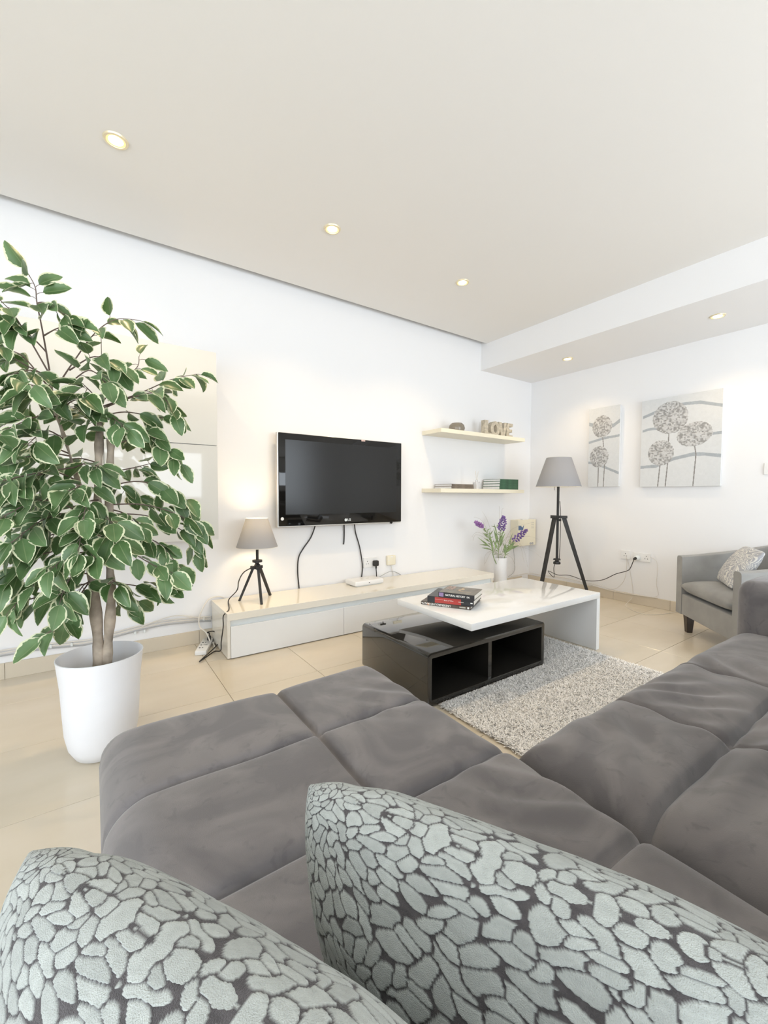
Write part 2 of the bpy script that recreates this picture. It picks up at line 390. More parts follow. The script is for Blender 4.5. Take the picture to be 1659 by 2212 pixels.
for k, w in enumerate(WINS):
    e = empty('window_%d' % (k+1), ((w[0]+w[1])/2, Y0-.1, w[2]), kind='structure')
    lx = (w[1]-w[0])/2; hz = w[3]-w[2]; fr = B(); t = .045
    fr.box(-lx, lx, -.03, .03, 0, t); fr.box(-lx, lx, -.03, .03, hz-t, hz)
    nm = 3 if k == 0 else 2
    for q in range(nm+1):
        xq = -lx+q*(2*lx-t)/nm; fr.box(xq, xq+t, -.029, .029, t, hz-t)
    fr.obj('window_frame', M['frame'], e)
# false ceiling ends short of the left wall: a dark shadow gap
B().box(X0, -BEAM, Y0, -.073, ZC, ZC+.05).obj('ceiling', M['ceil'], kind='structure')
B().box(X0-.2, X1+.2, Y0-.2, .2, 2.64, 2.75).obj('trim_1', M['ceil'], kind='structure')
B().box(-BEAM, 0, Y0, 0, ZS, 2.64).obj('trim_2', M['wall'], kind='structure')
# skirting tiles
for nm, n, ln, f in (('baseboard_left', 15, TX, lambda i: (-TX*(i+.5)-.62+.49, -.006, 0)), ('baseboard_right', 10, TY, lambda i: (-.006, -TY*(i+.5), 0))):
    e = empty(nm, kind='structure')
    if nm.endswith('left'): mb = B().box(-ln/2+.0008, ln/2-.0008, -.006, .006, 0, .088)
    else: mb = B().box(-.006, .006, -ln/2+.0008, ln/2-.0008, 0, .088)
    me = mb.me('tile', bevel=.0015, seg=1); me.materials.append(M['base'])
    for i in range(n):
        p = f(i)
        if nm.endswith('left') and not (X0+.1 < p[0] < -.25): continue
        add('tile', me, None, e, p)

# ------------------------------------------------------------------ downlights
def downlight(x, y, z, power, label, size=math.radians(125)):
    e = empty('downlight', (x, y, z), label, 'ceiling light', 'recessed warm downlights')
    B().lathe([(.036, -.001), (.037, -.006), (.046, -.006), (.049, 0)], 28).obj('trim_ring', M['trim'], e, smooth=True)
    B().lathe([(.0005, -.0035), (.028, -.0035), (.028, -.0005), (.0005, -.0005)], 24).obj('lens', M['lens'], e)
    B().lathe([(.0283, -.003), (.0362, -.004), (.0362, -.0005), (.0283, -.0005)], 24, closed=True).obj('reflector', M['refl'], e)
    ld = bpy.data.lights.new('downlight_beam', 'SPOT'); ld.energy = power; ld.color = WARM; ld.spot_size = size; ld.spot_blend = .75; ld.shadow_soft_size = .03
    lo = bpy.data.objects.new('downlight_beam', ld); COL.objects.link(lo); lo.parent = e; lo.location = (0, 0, -.03)
for x, lb in ((-4.025, 'glowing recessed downlight nearest the viewer, above the leafy plant'), (-2.972, 'glowing recessed downlight in the ceiling in front of the television'),
              (-1.92, 'glowing recessed downlight in the main ceiling nearest the beam')):
    downlight(x, -.803, ZC, DOWN_W, lb)
downlight(-.46, -.727, ZS, SOFFIT_W, 'glowing downlight under the beam above the floor lamp')
downlight(-.46, -1.874, ZS, SOFFIT_W, 'glowing downlight under the beam right of the large flower painting')

# ================================================================== LARGE FURNITURE
# ---- sofa
def quilt(x0, x1, y0, y1, ztop, zbot, sx, sy, r=.085, nx=130, ny=190, puff=.008, groove=.016, wr=None, edges='lrfb'):
    """upholstered seat: rounded rim, channel seams at sx / sy"""
    X = np.linspace(x0, x1, nx); Y = np.linspace(y0, y1, ny); gx, gy = np.meshgrid(X, Y, indexing='ij')
    big = np.full_like(gx, 9.0)
    dl = gx-x0 if 'l' in edges else big; dr = x1-gx if 'r' in edges else big; df = y1-gy if 'f' in edges else big; db = gy-y0 if 'b' in edges else big
    def fall(d): q = np.clip(r-d, 0, r); return r-np.sqrt(np.maximum(r*r-q*q, 0))
    z = ztop - np.minimum(np.maximum(np.maximum(fall(dl), fall(dr)), np.maximum(fall(df), fall(db)))+.25*np.minimum(np.maximum(fall(dl), fall(dr)), np.maximum(fall(df), fall(db))), r*1.2)
    def panel(g, cuts, lo, hi):
        c = [lo]+list(cuts)+[hi]; out = np.zeros_like(g); gr = np.zeros_like(g)
        for a, b in zip(c[:-1], c[1:]):
            m_ = (g >= a) & (g <= b); t = 2*(g-a)/(b-a)-1; out = np.where(m_, 1-np.abs(t)**5, out)
        for q in cuts: gr = np.maximum(gr, np.exp(-((g-q)/.0085)**2))
        return out, gr
    px_, gx_ = panel(gx, sx, x0, x1); py_, gy_ = panel(gy, sy, y0, y1)
    z += puff*(px_*py_-.4) - groove*np.maximum(gx_, gy_)
    z += .006*(vnoise(gx, gy, 3, 7)-.5)
    if wr is not None: z += wr(gx, gy)
    nX, nY = nx, ny
    V = np.stack([gx, gy, z], -1).reshape(-1, 3).tolist(); F = []
    id_ = lambda i, j: i*nY+j
    for i in range(nX-1):
        for j in range(nY-1): F.append((id_(i, j), id_(i+1, j), id_(i+1, j+1), id_(i, j+1)))
    loop = [id_(i, 0) for i in range(nX)]+[id_(nX-1, j) for j in range(1, nY)]+[id_(i, nY-1) for i in range(nX-2, -1, -1)]+[id_(0, j) for j in range(nY-2, 0, -1)]
    k = len(V)
    for q in loop: V.append([V[q][0], V[q][1], zbot])
    n = len(loop)
    for i in range(n): F.append((loop[i], k+i, k+(i+1) % n, loop[(i+1) % n]))
    F.append(tuple(k+i for i in range(n)))
    me = mesh('seat', V, F, True); me.set_sharp_from_angle(angle=math.radians(60))
    return me
def wrinkle(cx, cy, amp, freq, ang, rad, seed):
    def f(gx, gy):
        u = (gx-cx)*math.cos(ang)+(gy-cy)*math.sin(ang); v = -(gx-cx)*math.sin(ang)+(gy-cy)*math.cos(ang)
        w = np.exp(-(u/rad)**2-(v/(rad*1.2))**2)
        return amp*w*np.sin(v*freq+5*vnoise(gx, gy, seed, 6)+u*4)
    return f
def wsum(*fs): return lambda a, b: sum(f(a, b) for f in fs)
sofa = empty('corner_sofa', (-3.7, -2.6, 0), 'grey velvet corner sofa with quilted chaise filling the foreground', 'sofa')
SO = Vector((-3.7, -2.6, 0))
def under(o, root): o.parent = root; o.matrix_parent_inverse = Matrix.Translation(-Vector(root.location)); return o
sme = quilt(-4.14, -3.335, -3.10, -1.775, .425, .07, [-3.70], [-2.69, -2.395, -2.10], wr=wsum(wrinkle(-3.42, -2.5, .006, 70, 2.2, .13, 5), wrinkle(-3.45, -2.05, .004, 80, 2.4, .12, 8)), edges='lrf')
under(add('chaise_seat', sme, M['sofa']), sofa)
sme = quilt(-3.333, -1.855, -3.10, -2.385, .425, .07, [-2.90, -2.455], [-2.685], nx=220, ny=120, wr=wsum(wrinkle(-3.1, -2.50, .007, 60, .5, .15, 2), wrinkle(-2.75, -2.55, .006, 75, 2.6, .14, 4), wrinkle(-2.85, -2.85, .010, 50, .15, .2, 6), wrinkle(-3.05, -2.85, .009, 55, .1, .16, 9), wrinkle(-2.4, -2.5, .006, 60, .7, .15, 12)), edges='lf')
under(add('main_seat', sme, M['sofa']), sofa)
under(B().box(-1.853, -1.58, -3.36, -2.40, .07, .64).obj('armrest', M['sofa'], bevel=.055, seg=5, smooth=True), sofa)
under(B().box(-4.14, -1.58, -3.42, -3.105, .07, .80).obj('backrest', M['sofa'], bevel=.07, seg=5, smooth=True), sofa)
for x, y in ((-4.05, -1.90), (-3.42, -1.90), (-4.05, -3.3), (-1.66, -2.5), (-1.66, -3.3)):
    under(B().lathe([(.025, 0), (.03, .075)], 12, (x, y, 0)).obj('leg', M['legw']), sofa)

# ---- coffee table (white swivel top over a black open box)
ct = empty('coffee_table', (-2.2, -1.28, 0), 'two-part coffee table, gloss white top swivelled over a black open box', 'coffee table')
def cu(o): return under(o, ct)
WX0, WX1, WY0, WY1, WH = -2.6306, -1.437, -1.596, -.987, .373
cu(B().box(WX0, WX1, WY0, WY1, WH-.036, WH).obj('white_top', M['gloss'], bevel=.0025, seg=2, smooth=True))
cu(B().box(WX1-.036, WX1, WY0, WY1, .0, WH-.0365).obj('white_leg_panel', M['gloss'], bevel=.002))
cu(B().tube([(WX1-.036, -1.44, .285), (WX1-.041, -1.44, .285)], .020, 20).obj('bolt_cap', M['chan']))
BX0, BX1, BY0, BY1, BH, BZ = -2.8757, -1.9732, -1.554, -.979, .2637, .009
def rrect(x0, x1, z0, z1, r, n=6):
    p = []
    for (cx, cz, a0) in ((x1-r, z1-r, 0), (x0+r, z1-r, 90), (x0+r, z0+r, 180), (x1-r, z0+r, 270)):
        for i in range(n+1):
            a = math.radians(a0+90*i/n); p.append((cx+r*math.cos(a), cz+r*math.sin(a)))
    return p
def tube_frame(x0, x1, z0, z1, t, r, y0, y1):
    a = rrect(x0, x1, z0, z1, r); b_ = rrect(x0+t, x1-t, z0+t, z1-t, .004); n = len(a); V = []; F = []
    for y in (y0, y1):
        V += [(p[0], y, p[1]) for p in a]+[(p[0], y, p[1]) for p in b_]
    for i in range(n):
        j = (i+1) % n
        F += [(i, j, n+j, n+i), (2*n+j, 2*n+i, 3*n+i, 3*n+j), (i, 2*n+i, 2*n+j, j), (n+j, 3*n+j, 3*n+i, n+i)]
    b = B(); b.v = V; b.f = F; return b
fo = cu(tube_frame(BX0, BX1, BZ, BH, .028, .022, BY0, BY1).obj('black_box', M['black'], bevel=.0025, seg=2, smooth=True))
cu(B().box(-2.445, -2.419, BY0+.012, BY1-.03, BZ+.028, BH-.028).obj('divider', M['black']))
cu(B().box(BX0+.028, BX1-.028, BY1-.03, BY1-.02, BZ+.028, BH-.028).obj('back_panel', M['blackin']))
cu(B().lathe([(.05, BH), (.05, WH-.036)], 24, (-2.30, -1.27, 0)).obj('swivel_post', M['metal']))

# ---- media unit
mu = empty('media_unit', (-2.29, -.21, 0), 'long low gloss cream media unit with three drawers under the television', 'media unit')
def pu(o): return under(o, mu)
MX0, MX1, MD, MH = -3.486, -1.095, -.425, .2828
pu(B().box(MX0, MX1, MD, -.014, MH-.044, MH).obj('top_board', M['cream'], bevel=.0015))
pu(B().box(MX0+.002, MX0+.02, MD+.012, -.016, .004, MH-.044).obj('end_panel', M['cream'], bevel=.001))
pu(B().box(MX1-.02, MX1-.002, MD+.012, -.016, .004, MH-.044).obj('end_panel', M['cream'], bevel=.001))
pu(B().box(MX0+.02, MX1-.02, MD+.022, MD+.03, MH-.088, MH-.044).obj('handle_channel', M['chan']))
pu(B().box(MX0+.021, MX1-.021, MD+.055, -.02, .004, MH-.09).obj('carcass', M['chan']))
dw = (MX1-.02-(MX0+.02))/3
for i in range(3):
    pu(B().box(MX0+.02+dw*i+.0012, MX0+.02+dw*(i+1)-.0012, MD+.004, MD+.022, .006, MH-.083).obj('drawer_front', M['gloss'], bevel=.001))

# ---- wall cabinet
wc = empty('wall_cabinet', (-4.37, -.2, .729), 'gloss greige wall cabinet with flat doors behind the plant', 'cabinet')
CX1, CW = -3.509, .576
under(B().box(CX1-3*CW+.002, CX1-.002, -.311, 0, .731, 1.855).obj('carcass', M['cab']), wc)
for i in range(3):
    for (a, b) in ((.729, 1.2965), (1.3010, 1.857)):
        under(B().box(CX1-CW*(i+1)+.0015, CX1-CW*i-(.0015 if i else 0), -.33, -.312, a, b).obj('door', M['cab'], bevel=.001), wc)

# ---- television
tv = empty('television', (-2.48, -.05, .77), 'black flat television with gloss bezel mounted on the white wall', 'television')
def tu(o): return under(o, tv)
TVX0, TVX1, TVZ0, TVZ1, TVY = -3.0349, -1.9307, .7735, 1.4517, -.10
tu(B().box(TVX0, TVX1, TVY, TVY+.022, TVZ0, TVZ1).obj('bezel', M['tvb'], bevel=.004, seg=2, smooth=True))
tu(B().box(TVX0-.008, TVX1+.003, TVY+.010, TVY+.045, TVZ0-.008, TVZ1+.003).obj('silver_back_frame', M['silver'], bevel=.003))
tu(B().box(TVX0+.12, TVX1-.12, TVY+.046, -.03, TVZ0+.10, TVZ1-.10).obj('rear_housing', M['tvb'], bevel=.01))
tu(B().box(-2.7, -2.26, -.03, 0, .95, 1.27).obj('wall_bracket', M['metal']))
a = H(616, 948, 'y', TVY); b = H(856, 1109, 'y', TVY)
tu(B().box(a.x, b.x, TVY-.0015, TVY+.002, b.z+.012, a.z-.003).obj('screen', M['screen']))
p = H(747, 1123, 'y', TVY-.0012)
tu(B().lathe([(.0005, 0), (.0115, 0), (.0115, .001), (.0005, .001)], 20).obj('logo_disc', M['chan'])).matrix_parent_inverse = Matrix.Translation(-Vector(tv.location)) @ Matrix.Translation(p) @ Matrix.Rotation(math.radians(90), 4, 'X')
lt = text_mesh('logo_lettering', 'LG', .026, M['chan'], None, (p.x+.015, TVY-.0012, p.z), (1, 0, 0), (0, 0, 1), .0005, bold=.0008); tu(lt)
p = H(610, 1121, 'y', TVY-.002)
tu(B().tube([(p.x, TVY, p.z), (p.x, TVY-.002, p.z)], .012, 16).obj('power_button', M['plast']))
p = H(785, 952, 'y', TVY-.002)
tu(B().box(p.x-.018, p.x+.018, TVY-.001, TVY, p.z-.006, p.z+.006).obj('sticker', M['printr']))
p = H(846, 1127, 'y', TVY)
tu(B().tube([(p.x, TVY+.003, TVZ0-.004), (p.x, TVY+.018, TVZ0-.004)], .012, 12).obj('sensor_foot', M['tvb']))

# ---- armchair (tub), facing the television
def armchair():
    fx = Vector((-.71, -.70, 0)).normalized()     # along the front, from far arm to near arm
    bk = Vector((.70, -.71, 0)).normalized()      # towards its back
    o0 = Vector((-.545, -1.70, 0))                # far front corner
    Wd, D, T, LEG = .74, .66, .075, .135
    e = empty('armchair', o0+fx*Wd/2+bk*D/2, 'grey linen tub armchair standing by the right wall', 'armchair')
    P = lambda u, v, z: tuple(o0+fx*u+bk*v+Vector((0, 0, z)))
    # U-shaped wall, outer path
    R = .20; path = []
    for v in np.linspace(0, D-R, 8): path.append((0.0, v, (-1, 0)))
    for a in np.linspace(0, 90, 9)[1:]:
        t = math.radians(a); path.append((R-R*math.cos(t), D-R+R*math.sin(t), (-math.cos(t), math.sin(t))))
    for u in np.linspace(R, Wd-R, 8)[1:]: path.append((u, D, (0, 1)))
    for a in np.linspace(0, 90, 9)[1:]:
        t = math.radians(a); path.append((Wd-R+R*math.sin(t), D-R+R*math.cos(t), (math.sin(t), math.cos(t))))
    for v in np.linspace(D-R, 0, 8)[1:]: path.append((Wd, v, (1, 0)))
    V = []; F = []; n = len(path); q = .018
    for i, (u, v, nn) in enumerate(path):
        s = i/(n-1); h = .56+.135*math.sin(math.pi*s)**1.3
        iu, iv = u-nn[0]*T, v-nn[1]*T; ou, ov = u, v
        if 0 < i < n-1: pass
        prof = [(ou, ov, LEG), (ou, ov, h-q), (ou-nn[0]*q*.3, ov-nn[1]*q*.3, h-q*.3), (ou-nn[0]*q, ov-nn[1]*q, h), (iu+nn[0]*q, iv+nn[1]*q, h), (iu+nn[0]*q*.3, iv+nn[1]*q*.3, h-q*.3), (iu, iv, h-q), (iu, iv, LEG)]
        V += [P(*t) for t in prof]
    k = 8
    for i in range(n-1):
        for j in range(k): F.append((i*k+j, i*k+(j+1) % k, (i+1)*k+(j+1) % k, (i+1)*k+j))
    F.append(tuple(range(k))); F.append(tuple((n-1)*k+j for j in reversed(range(k))))
    b = B(); b.v = V; b.f = F
    under(b.obj('curved_back', M['arm'], smooth=True), e)
    # front rail + seat base
    b = B(); m_ = T-.002
    b.v = [P(u, v, z) for z in (LEG, .285) for (u, v) in ((m_, .004), (Wd-m_, .004), (Wd-m_, D-T), (m_, D-T))]
    b.f = [(0,1,2,3),(7,6,5,4),(0,4,5,1),(1,5,6,2),(2,6,7,3),(3,7,4,0)]
    under(b.obj('front_rail', M['arm'], bevel=.006), e)
    # seat cushion
    nx, ny = 26, 26; V = []; F = []
    for s in (1, -1):
        for i in range(nx):
            for j in range(ny):
                a_, c_ = -1+2*i/(nx-1), -1+2*j/(ny-1)
                hh = ((1-a_**6)*(1-c_**6))**.4 if abs(a_) < 1 and abs(c_) < 1 else 0
                z = .345+s*(.050*hh+(.022*(1-a_*a_)*(1-c_*c_) if s > 0 else 0))
                V.append(P(Wd/2+a_*(Wd/2-T-.003), .26+c_*.275-.0, z))
    for s in range(2):
        o_ = s*nx*ny
        for i in range(nx-1):
            for j in range(ny-1):
                f_ = (o_+i*ny+j, o_+(i+1)*ny+j, o_+(i+1)*ny+j+1, o_+i*ny+j+1); F.append(f_ if s == 0 else f_[::-1])
    b = B(); b.v = V; b.f = F; me = b.me('seat_cushion', fix=False)
    bm = bmesh.new(); bm.from_mesh(me); bmesh.ops.remove_doubles(bm, verts=bm.verts, dist=.0005); bmesh.ops.recalc_face_normals(bm, faces=bm.faces); bm.to_mesh(me); bm.free()
    me.polygons.foreach_set('use_smooth', [True]*len(me.polygons))
    under(add('seat_cushion', me, M['arm']), e)
    for u, v in ((.065, .06), (Wd-.065, .06), (.09, D-.10), (Wd-.09, D-.10)):
        b = B().bar(P(u, v, LEG+.002), P(u, v, 0), (.055, .036), (.055, .036), up=tuple(fx)); under(b.obj('leg', M['legw'], bevel=.002), e)
    return e, P
armch, AP = armchair()

# ---- rug
rug = empty('shaggy_rug', (-2.2, -1.8, 0), 'pale grey flecked shaggy rug under the coffee table', 'rug')
RX0, RX1, RY0, RY1 = -2.80, -1.548, -2.36, -1.22
under(B().box(RX0, RX1, RY0, RY1, .0005, .006).obj('backing', M['rugb']), rug)
def pile():
    n = 150000
    x = RX0-.005+(RX1-RX0+.01)*nrs.rand(n); y = RY0-.005+(RY1-RY0+.01)*nrs.rand(n)
    keep = ~((x > BX0-.004) & (x < BX1+.004) & (y > BY0-.004) & (y < BY1+.004)); x, y = x[keep], y[keep]; n = len(x)
    la = nrs.rand(n)*2*np.pi; a = la+np.pi/2+.5*(nrs.rand(n)-.5); w = .0016+.0016*nrs.rand(n); h = .008+.008*nrs.rand(n); ln = .011+.015*nrs.rand(n)
    dx, dy = np.cos(a)*w, np.sin(a)*w; tx, ty = x+np.cos(la)*ln, y+np.sin(la)*ln
    # lean away from the table box so that no strand stands inside it
    ins = (tx > BX0-.004) & (tx < BX1+.004) & (ty > BY0-.004) & (ty < BY1+.004); tx = np.where(ins, x, tx); ty = np.where(ins, y, ty)
    v = np.zeros((n, 4, 3)); v[:, 0] = np.stack([x-dx, y-dy, np.full(n, .005)], 1); v[:, 1] = np.stack([x+dx, y+dy, np.full(n, .005)], 1)
    v[:, 2] = np.stack([tx+dx*.6, ty+dy*.6, h], 1); v[:, 3] = np.stack([tx-dx*.6, ty-dy*.6, h], 1)
    idx = np.arange(4*n).reshape(-1, 4)
    me = mesh('pile', v.reshape(-1, 3), idx.tolist())
    t = nrs.rand(n); base = np.stack([.96+.06*(t-.5), .94+.06*(t-.5), .91+.06*(t-.5)], 1)
    dk = nrs.rand(n) < .07; base[dk] = base[dk]*(.40+.3*nrs.rand(dk.sum()))[:, None]
    set_col(me, np.repeat(base, 4, 0)); return me
under(add('pile', pile(), M['rugm'], kind='stuff'), rug)

# ================================================================== PLANT
plant = empty('potted_ficus', (-4.125, -1.075, 0), 'tall variegated ficus tree with grey trunks in a white pot', 'plant')
PP = Vector((-4.125, -1.075, 0))
def pl(o): return under(o, plant)
prof = [(.070, .0), (.090, .008), (.110, .045), (.121, .10), (.126, .18), (.131, .28), (.141, .376), (.143, .386), (.140, .387), (.137, .378), (.127, .29), (.122, .22), (.0005, .215)]
pl(B().lathe(prof, 48, (PP.x, PP.y, 0)).obj('pot', M['pot'], smooth=True))
YP = PP.y
def pxp(u, v, dy=0.0): return H(u, v, 'y', YP+dy)
trunks = [([(217, 1470), (214, 1400), (203, 1270), (208, 1180), (211, 1060), (214, 960), (216, 866)], -.01, .021, .011),
          ([(230, 1470), (233, 1400), (240, 1290), (235, 1180), (236, 1060), (240, 950)], -.02, .019, .012),
          ([(205, 1470), (206, 1380), (208, 1250), (190, 1120), (150, 980), (122, 890), (105, 800)], .05, .010, .005),
          ([(212, 1470), (200, 1300), (193, 1210)], .02, .011, .009)]
for pts, dy, r0, r1 in trunks:
    P3 = smooth_path([pxp(u, v, dy) for u, v in pts], 7); n = len(P3)
    rr = [r0+(r1-r0)*i/(n-1)*1.0+.0022*math.sin(i*1.3)+.0015*math.sin(i*.57+1) for i in range(n)]
    pl(B().tube(P3, rr, 10).obj('trunk', M['bark'], smooth=True))
def leaf_me(name, curl, fold, wid):
    rows = [0, .10, .24, .42, .60, .76, .89, 1.0]; V = []; F = []; UV = []
    for t in rows:
        w = (math.sin(math.pi*min(t*.93+.03, 1))**.75)*(1.05-.45*t) if 0 < t < 1 else .03
        for c in (-1, -.5, 0, .5, 1):
            V.append((t, c*w*wid, fold*abs(c)*w*.5 - curl*t*t + .02*math.sin(9*t+c*2)*abs(c))); UV.append((t, .5+c*.5))
    for i in range(len(rows)-1):
        for j in range(4): F.append((i*5+j, (i+1)*5+j, (i+1)*5+j+1, i*5+j+1))
    me = mesh(name, V, F, True); ul = me.uv_layers.new(name='UVMap')
    for lp in me.loops: ul.data[lp.index].uv = UV[lp.vertex_index]
    me.materials.append(M['leaf']); return me
LEAVES = [leaf_me('leaf', c, f, w) for c, f, w in ((.10, .25, .37), (.28, .35, .35), (.02, .15, .39), (.18, .55, .36), (.35, .2, .34), (-.10, .4, .38))]
leaf_list = []
def put_leaf(p, d, nrm, size):
    d = d.normalized(); z = (nrm-d*nrm.dot(d)); z = z.normalized() if z.length > 1e-3 else d.orthogonal().normalized(); y = z.cross(d)
    leaf_list.append((Matrix(((d.x, y.x, z.x, p.x), (d.y, y.y, z.y, p.y), (d.z, y.z, z.z, p.z), (0, 0, 0, 1))) @ Matrix.Scale(size, 4), rnd.randrange(len(LEAVES)), size, p))
rv = lambda s: Vector((rnd.uniform(-s, s), rnd.uniform(-s, s), rnd.uniform(-s, s)))
DOWN = Vector((0, 0, -1))
petioles = B()
def twig(pts, dy0, dy1, nl, size=.092, start=.3, r=.0032, droop=.6):
    n = len(pts); P3 = smooth_path([pxp(u, v, dy0+(dy1-dy0)*i/(n-1)) for i, (u, v) in enumerate(pts)], 6); m = len(P3)
    pl(B().tube(P3, [r*(1-.65*i/(m-1)) for i in range(m)], 5).obj('twig', M['twig'], smooth=True))
    for k in range(nl):
        s = start+(1-start)*(k+.3+.4*rnd.random())/nl; f = min(s, .999)*(m-1); i = int(f); p = P3[i].lerp(P3[min(i+1, m-1)], f-i)
        t = (P3[min(i+1, m-1)]-P3[max(i-1, 0)]).normalized()
        side = t.cross(Vector((0, 0, 1))); side = side.normalized() if side.length > .05 else RT.copy(); side *= (1 if k % 2 else -1)
        d = t*.55+side*.55+DOWN*droop*rnd.uniform(.3, 1.3)+rv(.4)
        if k == nl-1: d = t+DOWN*.4+rv(.2)
        d.normalize(); pet = p+(d+Vector((0, 0, .3))+rv(.2)).normalized()*rnd.uniform(.012, .026)
        petioles.tube([p, (p+pet)/2+Vector((0, 0, .002)), pet], .0011, 4, cap=False)
        nrm = Vector((0, 0, .6))-FW*rnd.uniform(.2, 1.0)+rv(.5)
        sz = size*rnd.uniform(.8, 1.15)
        put_leaf(pet, d, nrm, sz)
TW = [ # pixels traced along the branches, depth offsets from the trunk plane, number of leaves
 ([(107, 800), (92, 715), (80, 655), (76, 620), (60, 590)], .05, .02, 8), ([(80, 655), (100, 655), (140, 680)], .02, .0, 4), ([(95, 725), (118, 712), (135, 705)], .03, .0, 3),
 ([(108, 810), (65, 735), (30, 680), (2, 650)], .05, -.05, 7), ([(108, 815), (40, 780), (-15, 740)], .05, -.08, 6), ([(100, 830), (50, 770), (10, 755)], .05, .12, 5),
 ([(120, 840), (160, 780), (205, 720), (250, 690), (300, 692)], .05, .0, 8), ([(150, 800), (205, 770), (255, 790)], .05, -.05, 7), ([(130, 850), (190, 800), (230, 830)], .05, -.10, 7),
 ([(215, 880), (250, 830), (295, 795), (300, 770)], .0, .05, 5), ([(216, 880), (300, 850), (370, 820), (425, 808)], .0, .05, 9), ([(216, 885), (280, 860), (340, 850), (375, 890)], .0, -.08, 9),
 ([(216, 900), (270, 890), (330, 900), (365, 905)], .0, .05, 6), ([(240, 955), (300, 930), (350, 960), (388, 1000)], .0, -.02, 9), ([(240, 965), (300, 945), (340, 965)], .0, .12, 7),
 ([(238, 1020), (290, 1010), (330, 1000)], .0, .12, 6), ([(238, 1050), (300, 1040), (370, 1060), (410, 1090)], .0, .05, 9), ([(236, 1090), (310, 1090), (380, 1110), (425, 1140)], .0, .0, 10),
 ([(236, 1110), (320, 1115), (400, 1150), (430, 1190)], .0, .06, 10), ([(232, 1150), (290, 1150), (350, 1180), (390, 1230)], .0, -.06, 10), ([(232, 1160), (280, 1190), (330, 1220), (365, 1235)], .0, -.14, 8),
 ([(225, 1265), (270, 1262), (330, 1270), (370, 1262)], .0, .02, 7), ([(222, 1270), (250, 1290), (290, 1298)], .0, .08, 6), ([(215, 1270), (235, 1250), (255, 1262)], .0, -.10, 4),
 ([(210, 1110), (225, 1110), (240, 1130)], .0, -.22, 6), ([(210, 1140), (240, 1150), (250, 1170)], -.05, -.26, 6), ([(205, 1130), (180, 1140), (170, 1190)], .0, -.22, 7),
 ([(122, 880), (70, 860), (10, 850), (-30, 860)], .05, .0, 9), ([(122, 900), (80, 900), (30, 920), (-10, 940)], .05, -.12, 9), ([(140, 950), (100, 930), (60, 960)], .05, -.16, 8),
 ([(145, 960), (180, 930), (200, 900)], .05, -.06, 7), ([(216, 870), (200, 850), (180, 830)], .0, -.12, 5), ([(216, 900), (240, 900), (270, 925)], .0, -.12, 5), ([(130, 900), (150, 870), (180, 860)], .0, -.15, 6), ([(110, 820), (70, 800), (20, 810)], .05, -.1, 7), ([(120, 880), (90, 840), (60, 830)], .05, -.18, 6), ([(212, 1080), (190, 1085), (180, 1120)], -.02, -.25, 6), ([(214, 1150), (200, 1165), (205, 1200)], -.02, -.22, 5), ([(100, 760), (60, 720), (20, 700)], .05, .0, 5), ([(160, 1010), (90, 1020), (0, 1040)], .0, -.2, 9), ([(200, 1120), (100, 1080), (0, 1120)], .0, -.22, 9), ([(200, 1190), (150, 1200), (110, 1230)], .0, -.2, 7), ([(236, 1100), (270, 1110), (300, 1140)], .0, -.15, 7),
 ([(150, 985), (110, 980), (40, 990), (-30, 1000)], .05, -.05, 10), ([(170, 1040), (120, 1020), (70, 1030), (20, 1050)], .05, -.18, 10),
 ([(180, 1080), (120, 1070), (50, 1080), (-30, 1100)], .05, .0, 10), ([(190, 1110), (130, 1110), (80, 1130), (30, 1170)], .05, -.16, 10), ([(195, 1130), (130, 1150), (60, 1170), (-20, 1190)], .03, -.06, 10),
 ([(195, 1170), (120, 1190), (60, 1210), (5, 1260)], .02, -.02, 9), ([(203, 1240), (140, 1240), (80, 1260), (20, 1320)], .0, -.05, 9), ([(205, 1255), (120, 1280), (50, 1300), (-10, 1330)], .0, .05, 8),
 ([(205, 1240), (170, 1290), (140, 1340), (100, 1370)], .0, -.08, 7), ([(205, 1210), (170, 1225), (140, 1270), (130, 1300)], .0, -.16, 8), ([(203, 1250), (180, 1265), (165, 1290)], .0, -.1, 5),
 ([(190, 1120), (150, 1090), (100, 1100)], .05, .2, 8), ([(150, 980), (90, 960), (30, 970)], .05, .2, 8), ([(200, 1160), (120, 1130), (40, 1140)], .05, .2, 8), ([(212, 1040), (260, 1050), (300, 1080)], .0, .2, 8),
 ([(212, 1000), (170, 990), (130, 1000)], .0, .15, 7), ([(214, 930), (180, 890), (150, 880)], .0, .1, 6), ([(160, 1010), (190, 1000), (215, 1010)], .0, -.12, 6), ([(212, 1060), (180, 1050), (150, 1060)], .0, -.2, 7), ([(110, 830), (80, 850), (50, 880)], .05, .15, 7),
]
for pts, a, b, n in TW: twig(pts, a, b, int(n*1.3+.5))
pl(petioles.obj('petioles', M['twig'], kind='stuff'))
def seen(p):
    q = p-CAM; c = q.dot(FW); u = q.dot(R_AX)/c*F_PX+829.5
    return (u > -25, -c)
leaf_list.sort(key=lambda t: (-(1 if seen(t[3])[0] else 0), (t[3]-CAM).length/t[2]))
for k, (mx, li, sz, p) in enumerate(leaf_list[:295]):
    o = add('leaf', LEAVES[li], None, None); o.matrix_world = mx
    o.parent = plant; o.matrix_parent_inverse = Matrix.Translation(-PP)
rest = B(); ruv = []
for (mx, li, sz, p) in leaf_list[295:]:
    k = len(rest.v); src = LEAVES[li]; rest.v += [tuple(mx @ v.co) for v in src.vertices]; rest.f += [tuple(k+i for i in f.vertices) for f in src.polygons]
    ruv += [tuple(l.uv) for l in src.uv_layers[0].data]
